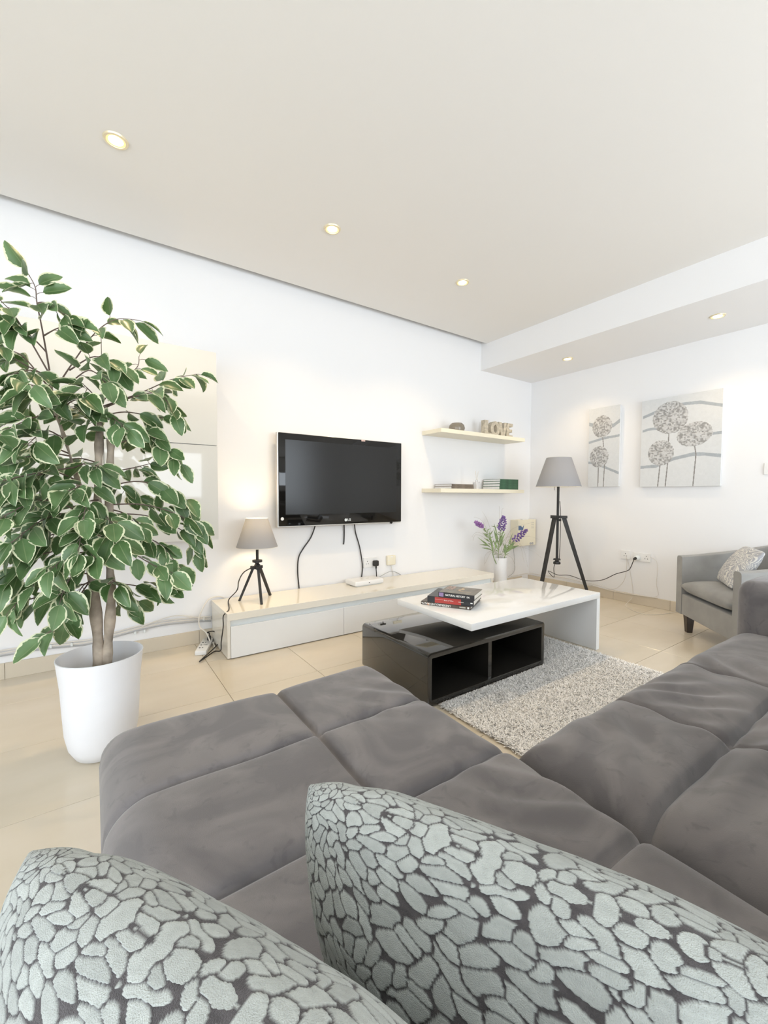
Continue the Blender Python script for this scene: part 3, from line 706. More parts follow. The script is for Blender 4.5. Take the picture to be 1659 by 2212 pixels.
if rest.v:
    me = mesh('foliage', rest.v, rest.f, True); ul = me.uv_layers.new(name='UVMap'); ul.data.foreach_set('uv', np.array(ruv, np.float32).ravel())
    pl(add('foliage', me, M['leaf'], kind='stuff'))

# ================================================================== CUSHIONS
def pillow_me(name, side, thick, n, pattern=None, seed=1, col=True):
    g = np.sin(np.linspace(-1, 1, n)*np.pi/2*.995)/math.sin(np.pi/2*.995); sg = np.linspace(-1, 1, n); a, b = np.meshgrid(g, g, indexing='ij'); sa_, sb_ = np.meshgrid(sg, sg, indexing='ij')
    cz_ = 1-.055*np.abs(a*b)**4; x = a*(1-.035*(1-b*b))*cz_; y = b*(1-.035*(1-a*a))*cz_
    h = ((1-a**2).clip(0)*(1-b**2).clip(0))**.47
    h = h*(1+.10*(vnoise(a+2, b+2, seed, 2.2)-.5))+.05*(vnoise(a+2, b+2, seed+1, 5)-.5)*np.minimum(h*3, 1)
    crn = (np.abs(a)*np.abs(b))**3
    h += .05*crn*np.sin(9*(a-b)+4*vnoise(a+2, b+2, seed+2, 3))*np.minimum(h*4, 1)
    V = []; cols = []
    for s in (1, -1):
        z = s*h*thick/2; relief = 0
        if pattern is not None:
            pt = pattern
            c, lite = pt_color(pt, sa_, sb_, s); cols.append(c.reshape(-1, 3)); z = z+s*.0011*lite
        V.append(np.stack([x*side/2, y*side/2, z], -1).reshape(-1, 3))
    V = np.concatenate(V); idx = np.arange(n*n).reshape(n, n)
    q = np.stack([idx[:-1, :-1], idx[1:, :-1], idx[1:, 1:], idx[:-1, 1:]], -1).reshape(-1, 4)
    bd = np.zeros((n, n), bool); bd[0] = bd[-1] = True; bd[:, 0] = bd[:, -1] = True
    V[:n*n][bd.ravel(), 2] = 0                                   # both faces share the seam vertices
    lower = np.where(bd, idx, idx+n*n); keep = np.concatenate([np.ones(n*n, bool), ~bd.ravel()]); new = np.cumsum(keep)-1
    q2 = np.stack([lower[:-1, :-1], lower[:-1, 1:], lower[1:, 1:], lower[1:, :-1]], -1).reshape(-1, 4)
    F = np.concatenate([q, new[q2]]); V = V[keep]
    me = mesh(name, V, F.tolist(), True)
    if cols: set_col(me, np.concatenate(cols)[keep])
    return me
def leaf_pattern(n, count, seed):
    r = np.random.RandomState(seed); P_ = np.zeros((0, 2)); A_ = np.zeros(0); S_ = np.zeros(0); W_ = np.zeros(0); fails = 0
    def met(dx, dy, an, la, lb):
        u = dx*np.cos(an)+dy*np.sin(an); v = -dx*np.sin(an)+dy*np.cos(an); return np.sqrt((u/la)**2+(v/lb)**2)
    while len(P_) < count and fails < 14000:
        p = r.rand(2)*2.1-1.05; an = r.rand()*np.pi; la = .060*(.8+.45*r.rand()); lb = la*(.36+.20*r.rand())
        if len(P_):
            dx, dy = P_[:, 0]-p[0], P_[:, 1]-p[1]; m1 = met(dx, dy, an, la, lb); m2 = met(dx, dy, A_, S_, W_)
            if np.min(1/(1/m1+1/m2+1e-9)) < .63: fails += 1; continue
        P_ = np.vstack([P_, p]); A_ = np.append(A_, an); S_ = np.append(S_, la); W_ = np.append(W_, lb)
    pts, ang = P_, A_; ton = r.rand(len(pts))
    g = np.linspace(-1, 1, n); out1 = np.full((n, n), 9.0); out2 = np.full((n, n), 9.0); who = np.zeros((n, n), int)
    R_ = int(n*.16/2)+2
    for k in range(len(pts)):
        ci, cj = (pts[k]+1)/2*(n-1); i0, i1 = max(0, int(ci)-R_), min(n, int(ci)+R_+1); j0, j1 = max(0, int(cj)-R_), min(n, int(cj)+R_+1)
        if i0 >= i1 or j0 >= j1: continue
        A, C = np.meshgrid(g[i0:i1]-pts[k, 0], g[j0:j1]-pts[k, 1], indexing='ij')
        u = A*math.cos(ang[k])+C*math.sin(ang[k]); v = -A*math.sin(ang[k])+C*math.cos(ang[k])
        d = np.sqrt((u/S_[k])**2+(v/W_[k])**2)
        o1, o2, w = out1[i0:i1, j0:j1], out2[i0:i1, j0:j1], who[i0:i1, j0:j1]
        nw = d < o1; o2[...] = np.where(nw, o1, np.minimum(o2, d)); w[...] = np.where(nw, k, w); o1[...] = np.where(nw, d, o1)
    return np.stack([out1, out2-out1, ton[who], np.abs(out1)], -1)
def pt_color(pt, a, b, s):
    jag = .10*(vnoise(a+2, b+2, 21, 30)-.5)
    lite = ((pt[..., 1] > .17+jag*.6) & (pt[..., 0] < 1.02+jag)).astype(float)
    # chenille ribs inside each leaf
    rib = .90+.16*vnoise(a+2, b+2, 22, 60)*1.0
    tone = (.86+.22*pt[..., 2])*rib
    light = np.stack([.50*tone, .53*tone, .505*tone], -1); dark = np.stack([.085+0*tone, .078+0*tone, .080+0*tone], -1)*(.8+.5*vnoise(a+2, b+2, 25, 50))[..., None]
    return np.where(lite[..., None] > .5, light, dark), lite
PAT = leaf_pattern(460, 1500, 3)
def place_pillow(A_, B_, D_, side, low, name, label, me, m, cat='cushion', group=None):
    A_, B_, D_ = Vector(A_), Vector(B_), Vector(D_); u = (D_-A_).normalized(); v = (B_-A_); v = (v-u*v.dot(u)).normalized(); w = u.cross(v)
    c = A_+u*side/2+v*side*low/2
    o = add(name, me, m, label=label, cat=cat, group=group)
    v = v*low
    o.matrix_world = Matrix(((u.x, v.x, w.x, c.x), (u.y, v.y, w.y, c.y), (u.z, v.z, w.z, c.z), (0, 0, 0, 1)))
    return o
pm = pillow_me('leaf_cushion', .40, .170, 460, PAT, 1)
place_pillow((-3.985, -2.652, .737), (-3.865, -2.77, .40), (-3.85, -3.00, .765), .40, .79, 'throw_cushion', 'leaf-patterned grey cushion nearer the middle of the sofa, right of its twin', pm, M['pillow'], group='leaf-patterned sofa cushions')
place_pillow((-4.190, -2.597, .736), (-4.118, -2.69, .40), (-4.048, -2.92, .782), .40, .83, 'throw_cushion', 'leaf-patterned grey cushion at the bottom left, over the chaise side', pm, M['pillow'], group='leaf-patterned sofa cushions')
cm = pillow_me('swirl_cushion', .37, .12, 60, None, 5)
cA, cB, cD = Vector(AP(.21, .33, .665)), Vector(AP(.17, .17, .41)), Vector(AP(.52, .24, .665))
place_pillow(cA, cB, cD, .37, .80, 'throw_cushion', 'white cushion with grey swirl lines leaning in the armchair', cm, M['swirl'])

# ================================================================== LAMPS
def shade_obj(root, z0, z1, r0, r1):
    t = .0022
    sh = B(); ns = 56
    for (rr_, zz_) in ((r0, z0), ((r0+r1)/2, (z0+z1)/2), (r1, z1)): sh.v += [(rr_*math.cos(2*math.pi*j/ns), rr_*math.sin(2*math.pi*j/ns), zz_) for j in range(ns)]
    for i in range(2): sh.f += [(i*ns+j, i*ns+(j+1) % ns, (i+1)*ns+(j+1) % ns, (i+1)*ns+j) for j in range(ns)]
    sh.obj('lamp_shade', M['shade'], root, smooth=True)
    s = [o for o in root.children if o.name.startswith('lamp_shade')][0]
    B().tube([(r0*math.cos(a)*.995, r0*math.sin(a)*.995, z0) for a in np.linspace(0, 2*math.pi, 41)], .0018, 5).obj('bottom_rim', M['shadein'], s)
    B().tube([(r1*math.cos(a)*.99, r1*math.sin(a)*.99, z1) for a in np.linspace(0, 2*math.pi, 41)], .0018, 5).obj('top_rim', M['shadein'], s)
    return s
def bulb(root, z, power, rad):
    B().lathe([(.001, z-.03), (.012, z-.028), (.012, z-.005), (rad, z+.02), (rad, z+.035), (.012, z+.055), (.001, z+.058)], 16).obj('bulb', M['bulb'], root, smooth=True)
    ld = bpy.data.lights.new('bulb_light', 'POINT'); ld.energy = power; ld.color = WARM; ld.shadow_soft_size = rad+.006
    lo = bpy.data.objects.new('bulb_light', ld); COL.objects.link(lo); lo.parent = root; lo.location = (0, 0, z+.025)
# table lamp
f3 = [Vector((-3.335, -.14, MH)), Vector((-3.242, -.319, MH)), Vector((-3.106, -.10, MH))]
tc0 = Vector((-3.226, -.19, MH))
tl = empty('table_lamp', tc0, 'small tripod table lamp, lit, with grey shade on the media unit', 'lamp')
hub = .225
for f in f3:
    d = f-tc0; d.z = 0; u = d.normalized()
    B().bar(u*.026+Vector((0, 0, hub)), d+Vector((0, 0, .0)), .016, (.017, .015), up=(0, 0, 1)).obj('leg', M['wood'], tl, bevel=.001)
b = B()
for f in f3:
    d = f-tc0; d.z = 0; u = d.normalized(); b.bar((0, 0, hub), u*.045+Vector((0, 0, hub)), .026, .020)
b.lathe([(.020, hub-.010), (.020, hub+.018), (.010, hub+.03)], 14).obj('hub', M['wood'], tl)
B().lathe([(.012, hub+.028), (.012, hub+.036), (.033, hub+.037), (.033, hub+.052), (.010, hub+.053)], 20).obj('collar', M['wood'], tl)
B().tube([(0, 0, hub+.04), (0, 0, .44)], .0095, 12).obj('pole', M['wood'], tl)
shade_obj(tl, .366, .560, .136, .072)
B().bar((-.071, 0, .545), (.071, 0, .545), .004, .003).bar((0, -.071, .545), (0, .071, .545), .004, .003).obj('shade_spider', M['metal'], tl)
bulb(tl, .488, TABLE_W, .026)
# floor lamp
fc = Vector((-.475, -.665, 0))
fl = empty('floor_lamp', fc, 'tall black tripod floor lamp with grey shade in the corner', 'lamp')
FH = .80
dep = (fc-CAM); dep.z = 0; dep.normalize(); side = Vector((dep.y, -dep.x, 0))
for a in (0, 121, 237):
    t = math.radians(a); u = side*math.cos(t)-dep*math.sin(t)
    B().bar(u*.055+Vector((0, 0, FH-.008)), u*.30, (.022, .020), (.040, .026), up=tuple(u)).obj('leg', M['wood'], fl, bevel=.0015)
b = B()
for a in (0, 121, 237):
    t = math.radians(a); u = side*math.cos(t)-dep*math.sin(t); b.bar((0, 0, FH), u*.085+Vector((0, 0, FH)), .05, .024)
b.obj('tripod_plate', M['wood'], fl, bevel=.002)
B().tube([(0, 0, .39), (0, 0, 1.18)], .0115, 14).obj('pole', M['cord'], fl, smooth=True)
B().lathe([(.010, .345), (.032, .345), (.034, .355), (.030, .368), (.018, .372), (.018, .380), (.036, .385), (.030, .398), (.012, .40)], 18).obj('lower_knob', M['wood'], fl, smooth=True)
B().tube([(.0, 0, FH-.03), tuple(side*.032+Vector((0, 0, FH-.03)))], .012, 10).obj('clamp_knob', M['wood'], fl)
shade_obj(fl, 1.088, 1.365, .205, .112)
p = -side*.035+dep*-.02
B().tube([tuple(p+Vector((0, 0, 1.16))), tuple(p+Vector((0, 0, 1.055)))], .002, 5).obj('pull_cord', M['cord'], fl)
B().bar((-.112, 0, 1.345), (.112, 0, 1.345), .004, .003).bar((0, -.112, 1.345), (0, .112, 1.345), .004, .003).obj('shade_spider', M['metal'], fl)
bulb(fl, 1.20, FLOOR_W, .03)

# ================================================================== SHELVES AND WHAT STANDS ON THEM
SX0, SX1, SD, S1, S2, ST = -1.616, -.4505, -.26, 1.5597, 1.0286, .036
B().box(SX0, SX1, SD, 0, S1, S1+ST).obj('floating_shelf', M['lackb'], bevel=.001, label='upper cream floating shelf holding the LOVE letters', cat='shelf', group='cream floating shelves')
B().box(SX0, SX1, SD, 0, S2, S2+ST).obj('floating_shelf', M['lackb'], bevel=.001, label='lower cream floating shelf holding the books', cat='shelf', group='cream floating shelves')
ZT1, ZT2 = S1+ST, S2+ST
# candle holder
ch = empty('candle_holder', (-1.32, -.15, ZT1), 'smoked glass bowl candle holder on the upper shelf', 'candle holder')
B().lathe([(.001, .002), (.052, .0), (.070, .012), (.076, .035), (.070, .062), (.050, .082), (.046, .080), (.064, .060), (.070, .035), (.062, .016), (.001, .010)], 32).obj('glass_bowl', M['smoke'], ch, smooth=True)
B().lathe([(.001, .0105), (.020, .0105), (.020, .030), (.001, .030)], 18).obj('tea_light', M['candle'], ch)
# LOVE
lv = empty('love_letters', (-.75, -.15, ZT1), 'whitewashed wooden letters spelling LOVE on the upper shelf', 'letters')
def arc(cx, cz, rx, rz, a0, a1, n=12): return [(cx+rx*math.cos(math.radians(a0+(a1-a0)*i/n)), cz+rz*math.sin(math.radians(a0+(a1-a0)*i/n))) for i in range(n+1)]
LH, LD = .150, .05
def letter(nm, polys, hole=None):
    b = B()
    for pg in polys: b.prism(pg, 'y', -LD/2, LD/2)
    o = b.obj('letter_'+nm, M['sign'], lv); return o
x0 = -.212
letter('l', [[(x0, 0), (x0+.10, 0), (x0+.10, .03), (x0+.048, .03), (x0+.048, LH), (x0, LH)]])
# O as a ring
oc = x0+.155; out = arc(oc, LH/2, .068, LH/2, 0, 360, 28)[:-1]; inn = arc(oc, LH/2, .026, LH/2-.036, 0, 360, 28)[:-1]; b = B(); n = len(out)
for y in (-LD/2, LD/2): b.v += [(p[0], y, p[1]) for p in out]+[(p[0], y, p[1]) for p in inn]
for i in range(n):
    j = (i+1) % n; b.f += [(i, j, n+j, n+i), (2*n+j, 2*n+i, 3*n+i, 3*n+j), (i, 2*n+i, 2*n+j, j), (n+j, 3*n+j, 3*n+i, n+i)]
b.obj('letter_o', M['sign'], lv)
vx = x0+.205
letter('v', [[(vx, LH), (vx+.045, LH), (vx+.066, .05), (vx+.088, LH), (vx+.132, LH), (vx+.090, 0), (vx+.042, 0)]])
ex = x0+.325
letter('e', [[(ex, 0), (ex+.098, 0), (ex+.098, .031), (ex+.044, .031), (ex+.044, .060), (ex+.088, .060), (ex+.088, .090), (ex+.044, .090), (ex+.044, .119), (ex+.098, .119), (ex+.098, LH), (ex, LH)]])
def flat_book(name, x0, x1, y0, y1, z, h, cover, page, label, group, spine='x1', rz=0, ctr=None):
    """closed book lying flat; spine on the named side"""
    cx, cy = (x0+x1)/2, (y0+y1)/2
    e = empty(name, (cx, cy, z), label, 'book', group, rz)
    w, d = (x1-x0)/2, (y1-y0)/2; t = min(.0025, h*.12)
    b = B().box(-w, w, -d, d, 0, t).box(-w, w, -d, d, h-t, h)
    if spine == 'y0': b.box(-w, w, -d, -d+t, t, h-t); pg = (-w+.004, w-.004, -d+t, d-.004)
    elif spine == 'x1': b.box(w-t, w, -d, d, t, h-t); pg = (-w+.004, w-t, -d+.004, d-.004)
    b.obj('cover', cover, e); B().box(pg[0], pg[1], pg[2], pg[3], t, h-t).obj('page_block', page, e)
    return e
# lower shelf, left pair: a grey-paged book with a brown spine, seen end on; right pile: green
zz = ZT2
g1 = 'books lying on the lower shelf'
h_ = .0195
flat_book('book', -1.475, -1.19, -.25, -.015, zz, .022, M['bookbrn'], M['pagew'], 'brown book lying flat on the lower shelf, lower of its pair', g1, 'y0')
flat_book('book', -1.472, -1.193, -.25, -.018, zz+.0222, .020, M['bookbrn'], M['pagew'], 'brown book lying flat on the lower shelf, upper of its pair', g1, 'y0')
for k, hh in enumerate((.030, .026, .024, .022)):
    flat_book('book', -.823+.003*k, -.535, -.25, -.03, zz+sum((.030, .026, .024, .022)[:k])+.0002*k, hh, M['bookgrn'], M['pagew'],
      ('green book lying at the bottom of the green pile on the lower shelf', 'green book second from the bottom of the pile on the lower shelf', 'green book second from the top of the pile on the lower shelf', 'green book on top of the pile on the lower shelf')[k], g1, 'y0')
rd = empty('reed_diffuser', (-1.10, -.20, zz), 'small clear reed diffuser bottle with two sticks on the lower shelf', 'diffuser')
B().box(-.026, .026, -.026, .026, 0, .070).obj('bottle', M['glassw'], rd, bevel=.004)
B().lathe([(.014, .070), (.014, .088), (.010, .089)], 14).obj('neck', M['glassw'], rd)
B().tube([(.008, 0, .02), (-.014, .0, .175)], .0016, 5).obj('reed', M['reed'], rd)
B().tube([(-.008, .0, .02), (.024, .0, .170)], .0016, 5).obj('reed', M['reed'], rd)

# ================================================================== PAINTINGS
def painting(name, ya, yb, z0, z1, heads, stems, bands, label, seed):
    w, h = abs(yb-ya), z1-z0; e = empty(name, (0, (ya+yb)/2, z0), label, 'painting', 'silver flower canvases')
    dpt = .034
    o = under(B().box(-dpt, 0, min(ya, yb), max(ya, yb), z0, z1).obj('canvas', M['canvas'], bevel=.003, smooth=True), e)
    nx = int(w*420); ny = int(h*420)
    U, V = np.meshgrid(np.linspace(0, 1, nx), np.linspace(0, 1, ny), indexing='ij')     # V downwards
    asp = h/w
    n1 = vnoise(U+seed, V*asp+seed, seed, 60)*.5+vnoise(U+seed, V*asp, seed+1, 24)*.5
    col = np.stack([.66+.05*n1, .665+.05*n1, .66+.05*n1], -1); rel = .0003*n1
    for pts, th in bands:
        pu_, pv_ = zip(*pts); c = np.interp(U, pu_, pv_, left=-9, right=-9)
        # smooth the band line
        m_ = np.abs(V-c) < th*(.5+.12*(vnoise(U, V, seed+4, 12)-.5))
        bc = np.array([.40, .425, .445]); col = np.where(m_[..., None], bc*(.9+.2*n1[..., None]), col)
    for pts in stems:
        pv_, pu_ = zip(*[(b_, a_) for a_, b_ in pts]); c = np.interp(V, pv_, pu_, left=-9, right=-9)
        m_ = (np.abs(U-c)*w < .0042) & (V >= pv_[0]) & (V <= pv_[-1]); col = np.where(m_[..., None], np.array([.26, .245, .23]), col)
    for (cu_, cv_, ru, rv_, an) in heads:
        dx, dy = (U-cu_)*w, (V-cv_)*h; ca, sa = math.cos(an), math.sin(an); xx, yy = dx*ca+dy*sa, -dx*sa+dy*ca
        rr = np.sqrt((xx/(ru*w))**2+(yy/(rv_*h))**2); th = np.arctan2(yy, xx); edge = 1+.05*(vnoise(th*2+9, th*0+seed, seed+7, 6)-.5)
        pet = vnoise(th*2+20, rr*2.2, seed+8, 5)*.35+vnoise(dx*8+5, dy*8+5, seed+9, 11)*.65
        t = np.clip((pet-.22)/.5, 0, 1); t = t*t*(3-2*t)
        hc = np.stack([.30+.30*t, .292+.30*t, .28+.30*t], -1); m_ = rr < edge
        col = np.where(m_[..., None], hc, col); rel = np.where(m_, .0035*t*np.sqrt(np.clip(1-rr, 0, 1))+.001, rel)
    yy = ya+(yb-ya)*U; zz_ = z1-(z1-z0)*V; xx = -dpt-.0006-rel
    idx = np.arange(nx*ny).reshape(nx, ny); q = np.stack([idx[:-1, :-1], idx[1:, :-1], idx[1:, 1:], idx[:-1, 1:]], -1).reshape(-1, 4)
    me = mesh('painted_face', np.stack([xx, yy, zz_], -1).reshape(-1, 3), q.tolist(), True); set_col(me, col.reshape(-1, 3))
    under(add('painted_face', me, M['paint']), e); return e
painting('canvas_painting', -.7088, -1.0086, 1.0923, 1.8653, [(.44, .24, .32, .138, 0), (.36, .62, .31, .135, 0)],
   [[(.46, .36), (.50, .50)], [(.345, .73), (.34, 1.0)], [(.545, .72), (.52, 1.0)]],
   [([(0, .19), (.12, .205), (.3, .25), (.8, .245), (1, .195)], .045), ([(0, .43), (.5, .39), (1, .375)], .030), ([(0, .685), (.25, .70), (.5, .745), (1, .835)], .032)],
   'narrow canvas of two silver flower heads on the right wall', 2)
painting('canvas_painting', -1.1994, -1.7952, 1.085, 1.8557, [(.275, .617, .172, .142, 0), (.385, .23, .228, .178, 0), (.69, .44, .215, .128, -.25)][::1],
   [[(.375, .39), (.37, .50)], [(.27, .74), (.245, 1.0)], [(.37, .72), (.345, 1.0)], [(.695, .56), (.715, .66), (.69, 1.0)]],
   [([(.02, .19), (.16, .155), (.4, .11), (.58, .10), (.75, .11), (1, .175)], .034), ([(.02, .35), (.1, .335), (.4, .33), (.9, .455), (1, .45)], .030), ([(0, .77), (.22, .765), (.45, .69), (.68, .655), (.8, .66), (1, .69)], .036)],
   'large square canvas of three silver flower heads on the right wall', 5)

# ================================================================== BOOKS ON THE COFFEE TABLE
def table_book(corner, direc, length, width, z, h, cover, spine_m, label):
    d = Vector((direc[0], direc[1], 0)).normalized(); p = Vector((-d.y, d.x, 0)); c = Vector((corner[0], corner[1], z))
    e = empty('book', c+d*length/2+p*width/2, label, 'book', 'books stacked on the coffee table'); e.rotation_euler = (0, 0, math.atan2(d.y, d.x))
    L, Wd, t = length/2, width/2, .0028
    B().box(-L, L, -Wd, Wd, 0, t).box(-L, L, -Wd, Wd, h-t, h).obj('cover', cover, e, bevel=.0006, seg=1)
    B().box(-L, L, -Wd-.002, -Wd+.003, .0004, h-.0004).obj('spine', spine_m, e, bevel=.0015)
    B().box(-L+.004, L-.004, -Wd+.003, Wd-.004, t, h-t).obj('page_block', M['page'], e)
    return e, L, Wd, h
z0 = WH+.0004
SD_ = (.49, -.87)
e1, L, Wd, h = table_book((-2.592, -1.165), SD_, .29, .235, z0, .019, M['bookdk'], M['bookdk'], 'thin dark brown book at the bottom of the coffee table stack')
text_mesh('spine_lettering', 'UNDERGROUND MALTA', .0155, M['print'], e1, (-L+.178, -Wd-.0026, h/2), (-1, 0, 0), (0, 0, -1), .0003, sx=1.0, bold=.0003)
B().box(L-.062, L-.028, -Wd-.0026, -Wd-.002, h/2-.003, h/2+.003).obj('spine_print', M['greyp'], e1)
B().box(L-.018, L-.008, -Wd-.0026, -Wd-.002, h/2-.005, h/2+.005).obj('spine_badge', M['print'], e1)
B().box(-L+.040, -L+.052, -Wd-.0024, -Wd-.002, h/2-.008, h/2+.004).obj('spine_accent', M['printo'], e1)
z1_ = z0+.0194
e2, L, Wd, h = table_book((-2.578, -1.205), (.52, -.855), .265, .215, z1_, .036, M['bookblk'], M['bookblk'], 'thick red and black book in the middle of the coffee table stack')
B().box(-L+.045, L-.07, -Wd-.0028, -Wd-.002, .002, h-.002).obj('red_spine_panel', M['bookred'], e2)
text_mesh('spine_lettering', 'Book of Wine', .0095, M['print'], e2, (-L+.098, -Wd-.0034, h/2+.002), (1, 0, 0), (0, 0, 1), .0002)
B().box(-L+.046, -L+.094, -Wd-.0032, -Wd-.0028, h/2+.003, h/2+.0045).obj('spine_rule', M['printr'], e2)
B().box(L-.085, L-.055, -Wd-.0032, -Wd-.0028, h/2-.001, h/2+.002).obj('spine_print', M['greyp'], e2)
B().box(L-.018, L-.006, -Wd-.0026, -Wd-.002, h/2-.003, h/2+.004).obj('spine_badge', M['print'], e2)
z2_ = z1_+.0364
e3, L, Wd, h = table_book((-2.545, -1.262), (.47, -.88), .205, .175, z2_, .030, M['bookgry'], M['bookblk'], 'dark natural history book with animal cover on top of the stack')
text_mesh('spine_lettering', 'NATURAL HISTORY', .0150, M['print'], e3, (-L+.040, -Wd-.0027, h/2), (1, 0, 0), (0, 0, 1), .0003, sx=.86, bold=.0003)
text_mesh('spine_lettering', 'DK', .0120, M['print'], e3, (L-.042, -Wd-.0027, h/2), (1, 0, 0), (0, 0, 1), .0003, bold=.0004)
B().box(-L+.004, -L+.03, -Wd-.0026, -Wd-.002, .004, h-.004).obj('spine_picture', M['printp'], e3)
text_mesh('cover_title', 'NATURAL', .026, M['printr'], e3, (-L+.045, .080, h+.0003), (0, -1, 0), (1, 0, 0), .0001, bold=.0004, sx=.75)
text_mesh('cover_title', 'HISTORY', .026, M['printr'], e3, (-L+.020, .080, h+.0003), (0, -1, 0), (1, 0, 0), .0001, bold=.0004, sx=.75)
# lizard-like animal silhouette on the cover
pts = [(.0, .05), (.012, .035), (.0, .015), (-.004, -.005), (.012, -.02), (.03, -.028), (.05, -.03), (.075, -.034)]
B().tube([(x-.005, y*1.0, h+.0002) for x, y in [tuple(q)[:2] for q in smooth_path([(a_, b_, 0) for a_, b_ in pts], 4)]], [max(.0005, .010-.00032*i) if i > 3 else .006+.001*i for i in range(29)], 6).obj('cover_animal', M['printb'], e3).scale = (1, 1, 1)
o = [c for c in e3.children if c.name.startswith('cover_animal')][0]
for v in o.data.vertices: v.co.z = h+.0003 if v.co.z > h else h-.0005

# ================================================================== ELECTRICAL BITS AND CABLES
def cable(name, pts, r, m, label, group=None, k=6, part_of=None):
    if part_of is not None: return under(add(name, B().tube(smooth_path(pts, k), r, 6).me(name, smooth=True), m, label=label), part_of)
    e = add(name, B().tube(smooth_path(pts, k), r, 6).me(name, smooth=True), m, label=label, cat='cable', group=group); return e
def socket(name, wall, a, b, z0, z1, label, gangs=1, kind='uk'):
    """plate on wall 'y' (y=0) or 'x' (x=0), a..b along the wall"""
    t = .010; e = empty(name, ((a+b)/2, 0, z0) if wall == 'y' else (0, (a+b)/2, z0), label, 'socket')
    lo, hi = min(a, b), max(a, b)
    q = (lambda u0, u1, d0, d1, w0, w1: B().box(u0, u1, -d1, -d0, w0, w1)) if wall == 'y' else (lambda u0, u1, d0, d1, w0, w1: B().box(-d1, -d0, u0, u1, w0, w1))
    under(q(lo, hi, 0, t, z0, z1).obj('plate', M['plast'], bevel=.002), e)
    n = gangs; w = (hi-lo)/n; zc = (z0+z1)/2-.004
    if kind == 'uk':
        for i in range(n):
            c = lo+w*(i+.5)
            for (du, dz) in ((0, .016), (-.011, -.006), (.011, -.006)):
                under(q(c+du-.003, c+du+.003, t-.001, t+.0006, zc+dz-.003, zc+dz+.003).obj('pin_hole', M['hole']), e)
            under(q(c-.006, c+.006, t-.001, t+.002, z1-.020, z1-.010).obj('rocker_switch', M['plast']), e)
    return e
socket('wall_socket', 'y', -2.258, -2.115, .382, .470, 'white double wall socket holding a black plug below the television', 2)
ph = empty('phone_socket', (-1.977, 0, .38), 'cream phone wall socket with a white cable above the media unit', 'socket')
under(B().box(-2.022, -1.932, -.028, 0, .385, .470).obj('plate', M['creamp'], bevel=.008, seg=3, smooth=True), ph)
under(B().box(-1.99, -1.965, -.0295, -.027, .455, .463).obj('latch', M['plast']), ph)
for dz in (.40, .425): under(B().box(-2.012, -2.006, -.029, -.027, dz, dz+.006).obj('screw_hole', M['chan']), ph)
def plug(name, c, axis, m, label):
    e = empty(name, c, label, 'plug')
    if axis == 'y': B().box(-.023, .023, -.048, -.0105, -.024, .024).obj('body', m, e, bevel=.008, seg=3, smooth=True); B().tube([(0, -.034, -.02), (0, -.034, -.045)], .007, 8).obj('strain_relief', m, e)
    else: B().box(-.048, -.0105, -.023, .023, -.024, .024).obj('body', m, e, bevel=.008, seg=3, smooth=True); B().tube([(-.034, 0, -.02), (-.034, 0, -.045)], .007, 8).obj('strain_relief', m, e)
    return e
bpl = plug('black_plug', (-2.149, 0, .418), 'y', M['cord'], 'black plug in the double socket below the television')
cable('power_cord', [(-2.149, -.034, .372), (-2.145, -.034, .33), (-2.142, -.03, MH+.012), (-2.14, -.006, MH+.004), (-2.14, -.006, .20)], .0045, M['cord'], 'short black cord dropping from the plug behind the media unit', part_of=bpl)
cable('phone_cable', [(-1.975, -.012, .384), (-1.965, -.014, .34), (-1.95, -.010, .30), (-1.945, -.007, .24)], .0032, M['wcord'], 'short white cable under the cream phone socket')
cable('router_cable', [H(800, 1255, 'y', -.10), H(818, 1247, 'y', -.05), H(845, 1234, 'y', -.02), H(866, 1242, 'y', -.01), (-1.86, -.006, .25)], .0028, M['gcord'], 'thin grey cable arching from the white router box')
yw = -.012
cable('television_cord', [H(682, 1132, 'y', -.03), H(672, 1160, 'y', yw), H(655, 1185, 'y', yw), H(645, 1205, 'y', yw), H(643, 1235, 'y', yw), H(646, 1270, 'y', -.008), H(647, 1300, 'y', -.007)], .0048, M['cord'], 'black cord hanging below the left of the television', part_of=tv)
cable('television_cord', [H(743, 1125, 'y', -.03), H(743.5, 1150, 'y', yw), H(743, 1168, 'y', yw), H(742, 1176, 'y', yw)], .0055, M['cord'], 'short loose black cord hanging below the middle of the television', part_of=tv)
cable('television_cord', [H(765, 1125, 'y', -.03), H(768, 1150, 'y', yw), H(776, 1178, 'y', yw), H(781, 1205, 'y', yw), H(783, 1228, 'y', -.014), H(781, 1250, 'y', -.008), H(781, 1275, 'y', -.007)], .0048, M['cord'], 'black cord hanging below the right of the television', part_of=tv)
# router box
ro = empty('router_box', (-2.335, -.145, MH), 'flat white router box on the media unit', 'router', rz=math.radians(2))
B().box(-.138, .138, -.078, .078, .004, .042).obj('body', M['plast'], ro, bevel=.010, seg=3, smooth=True)
B().box(-.120, .120, -.065, .065, .0, .006).obj('base', M['chan'], ro)
B().box(-.012, -.002, -.0786, -.0775, .020, .026).obj('indicator', M['hole'], ro)
for dx in (-.03, .02, .035): B().box(dx-.008, dx+.006, -.004, .004, .0418, .0424).obj('top_mark', M['greyp'], ro)
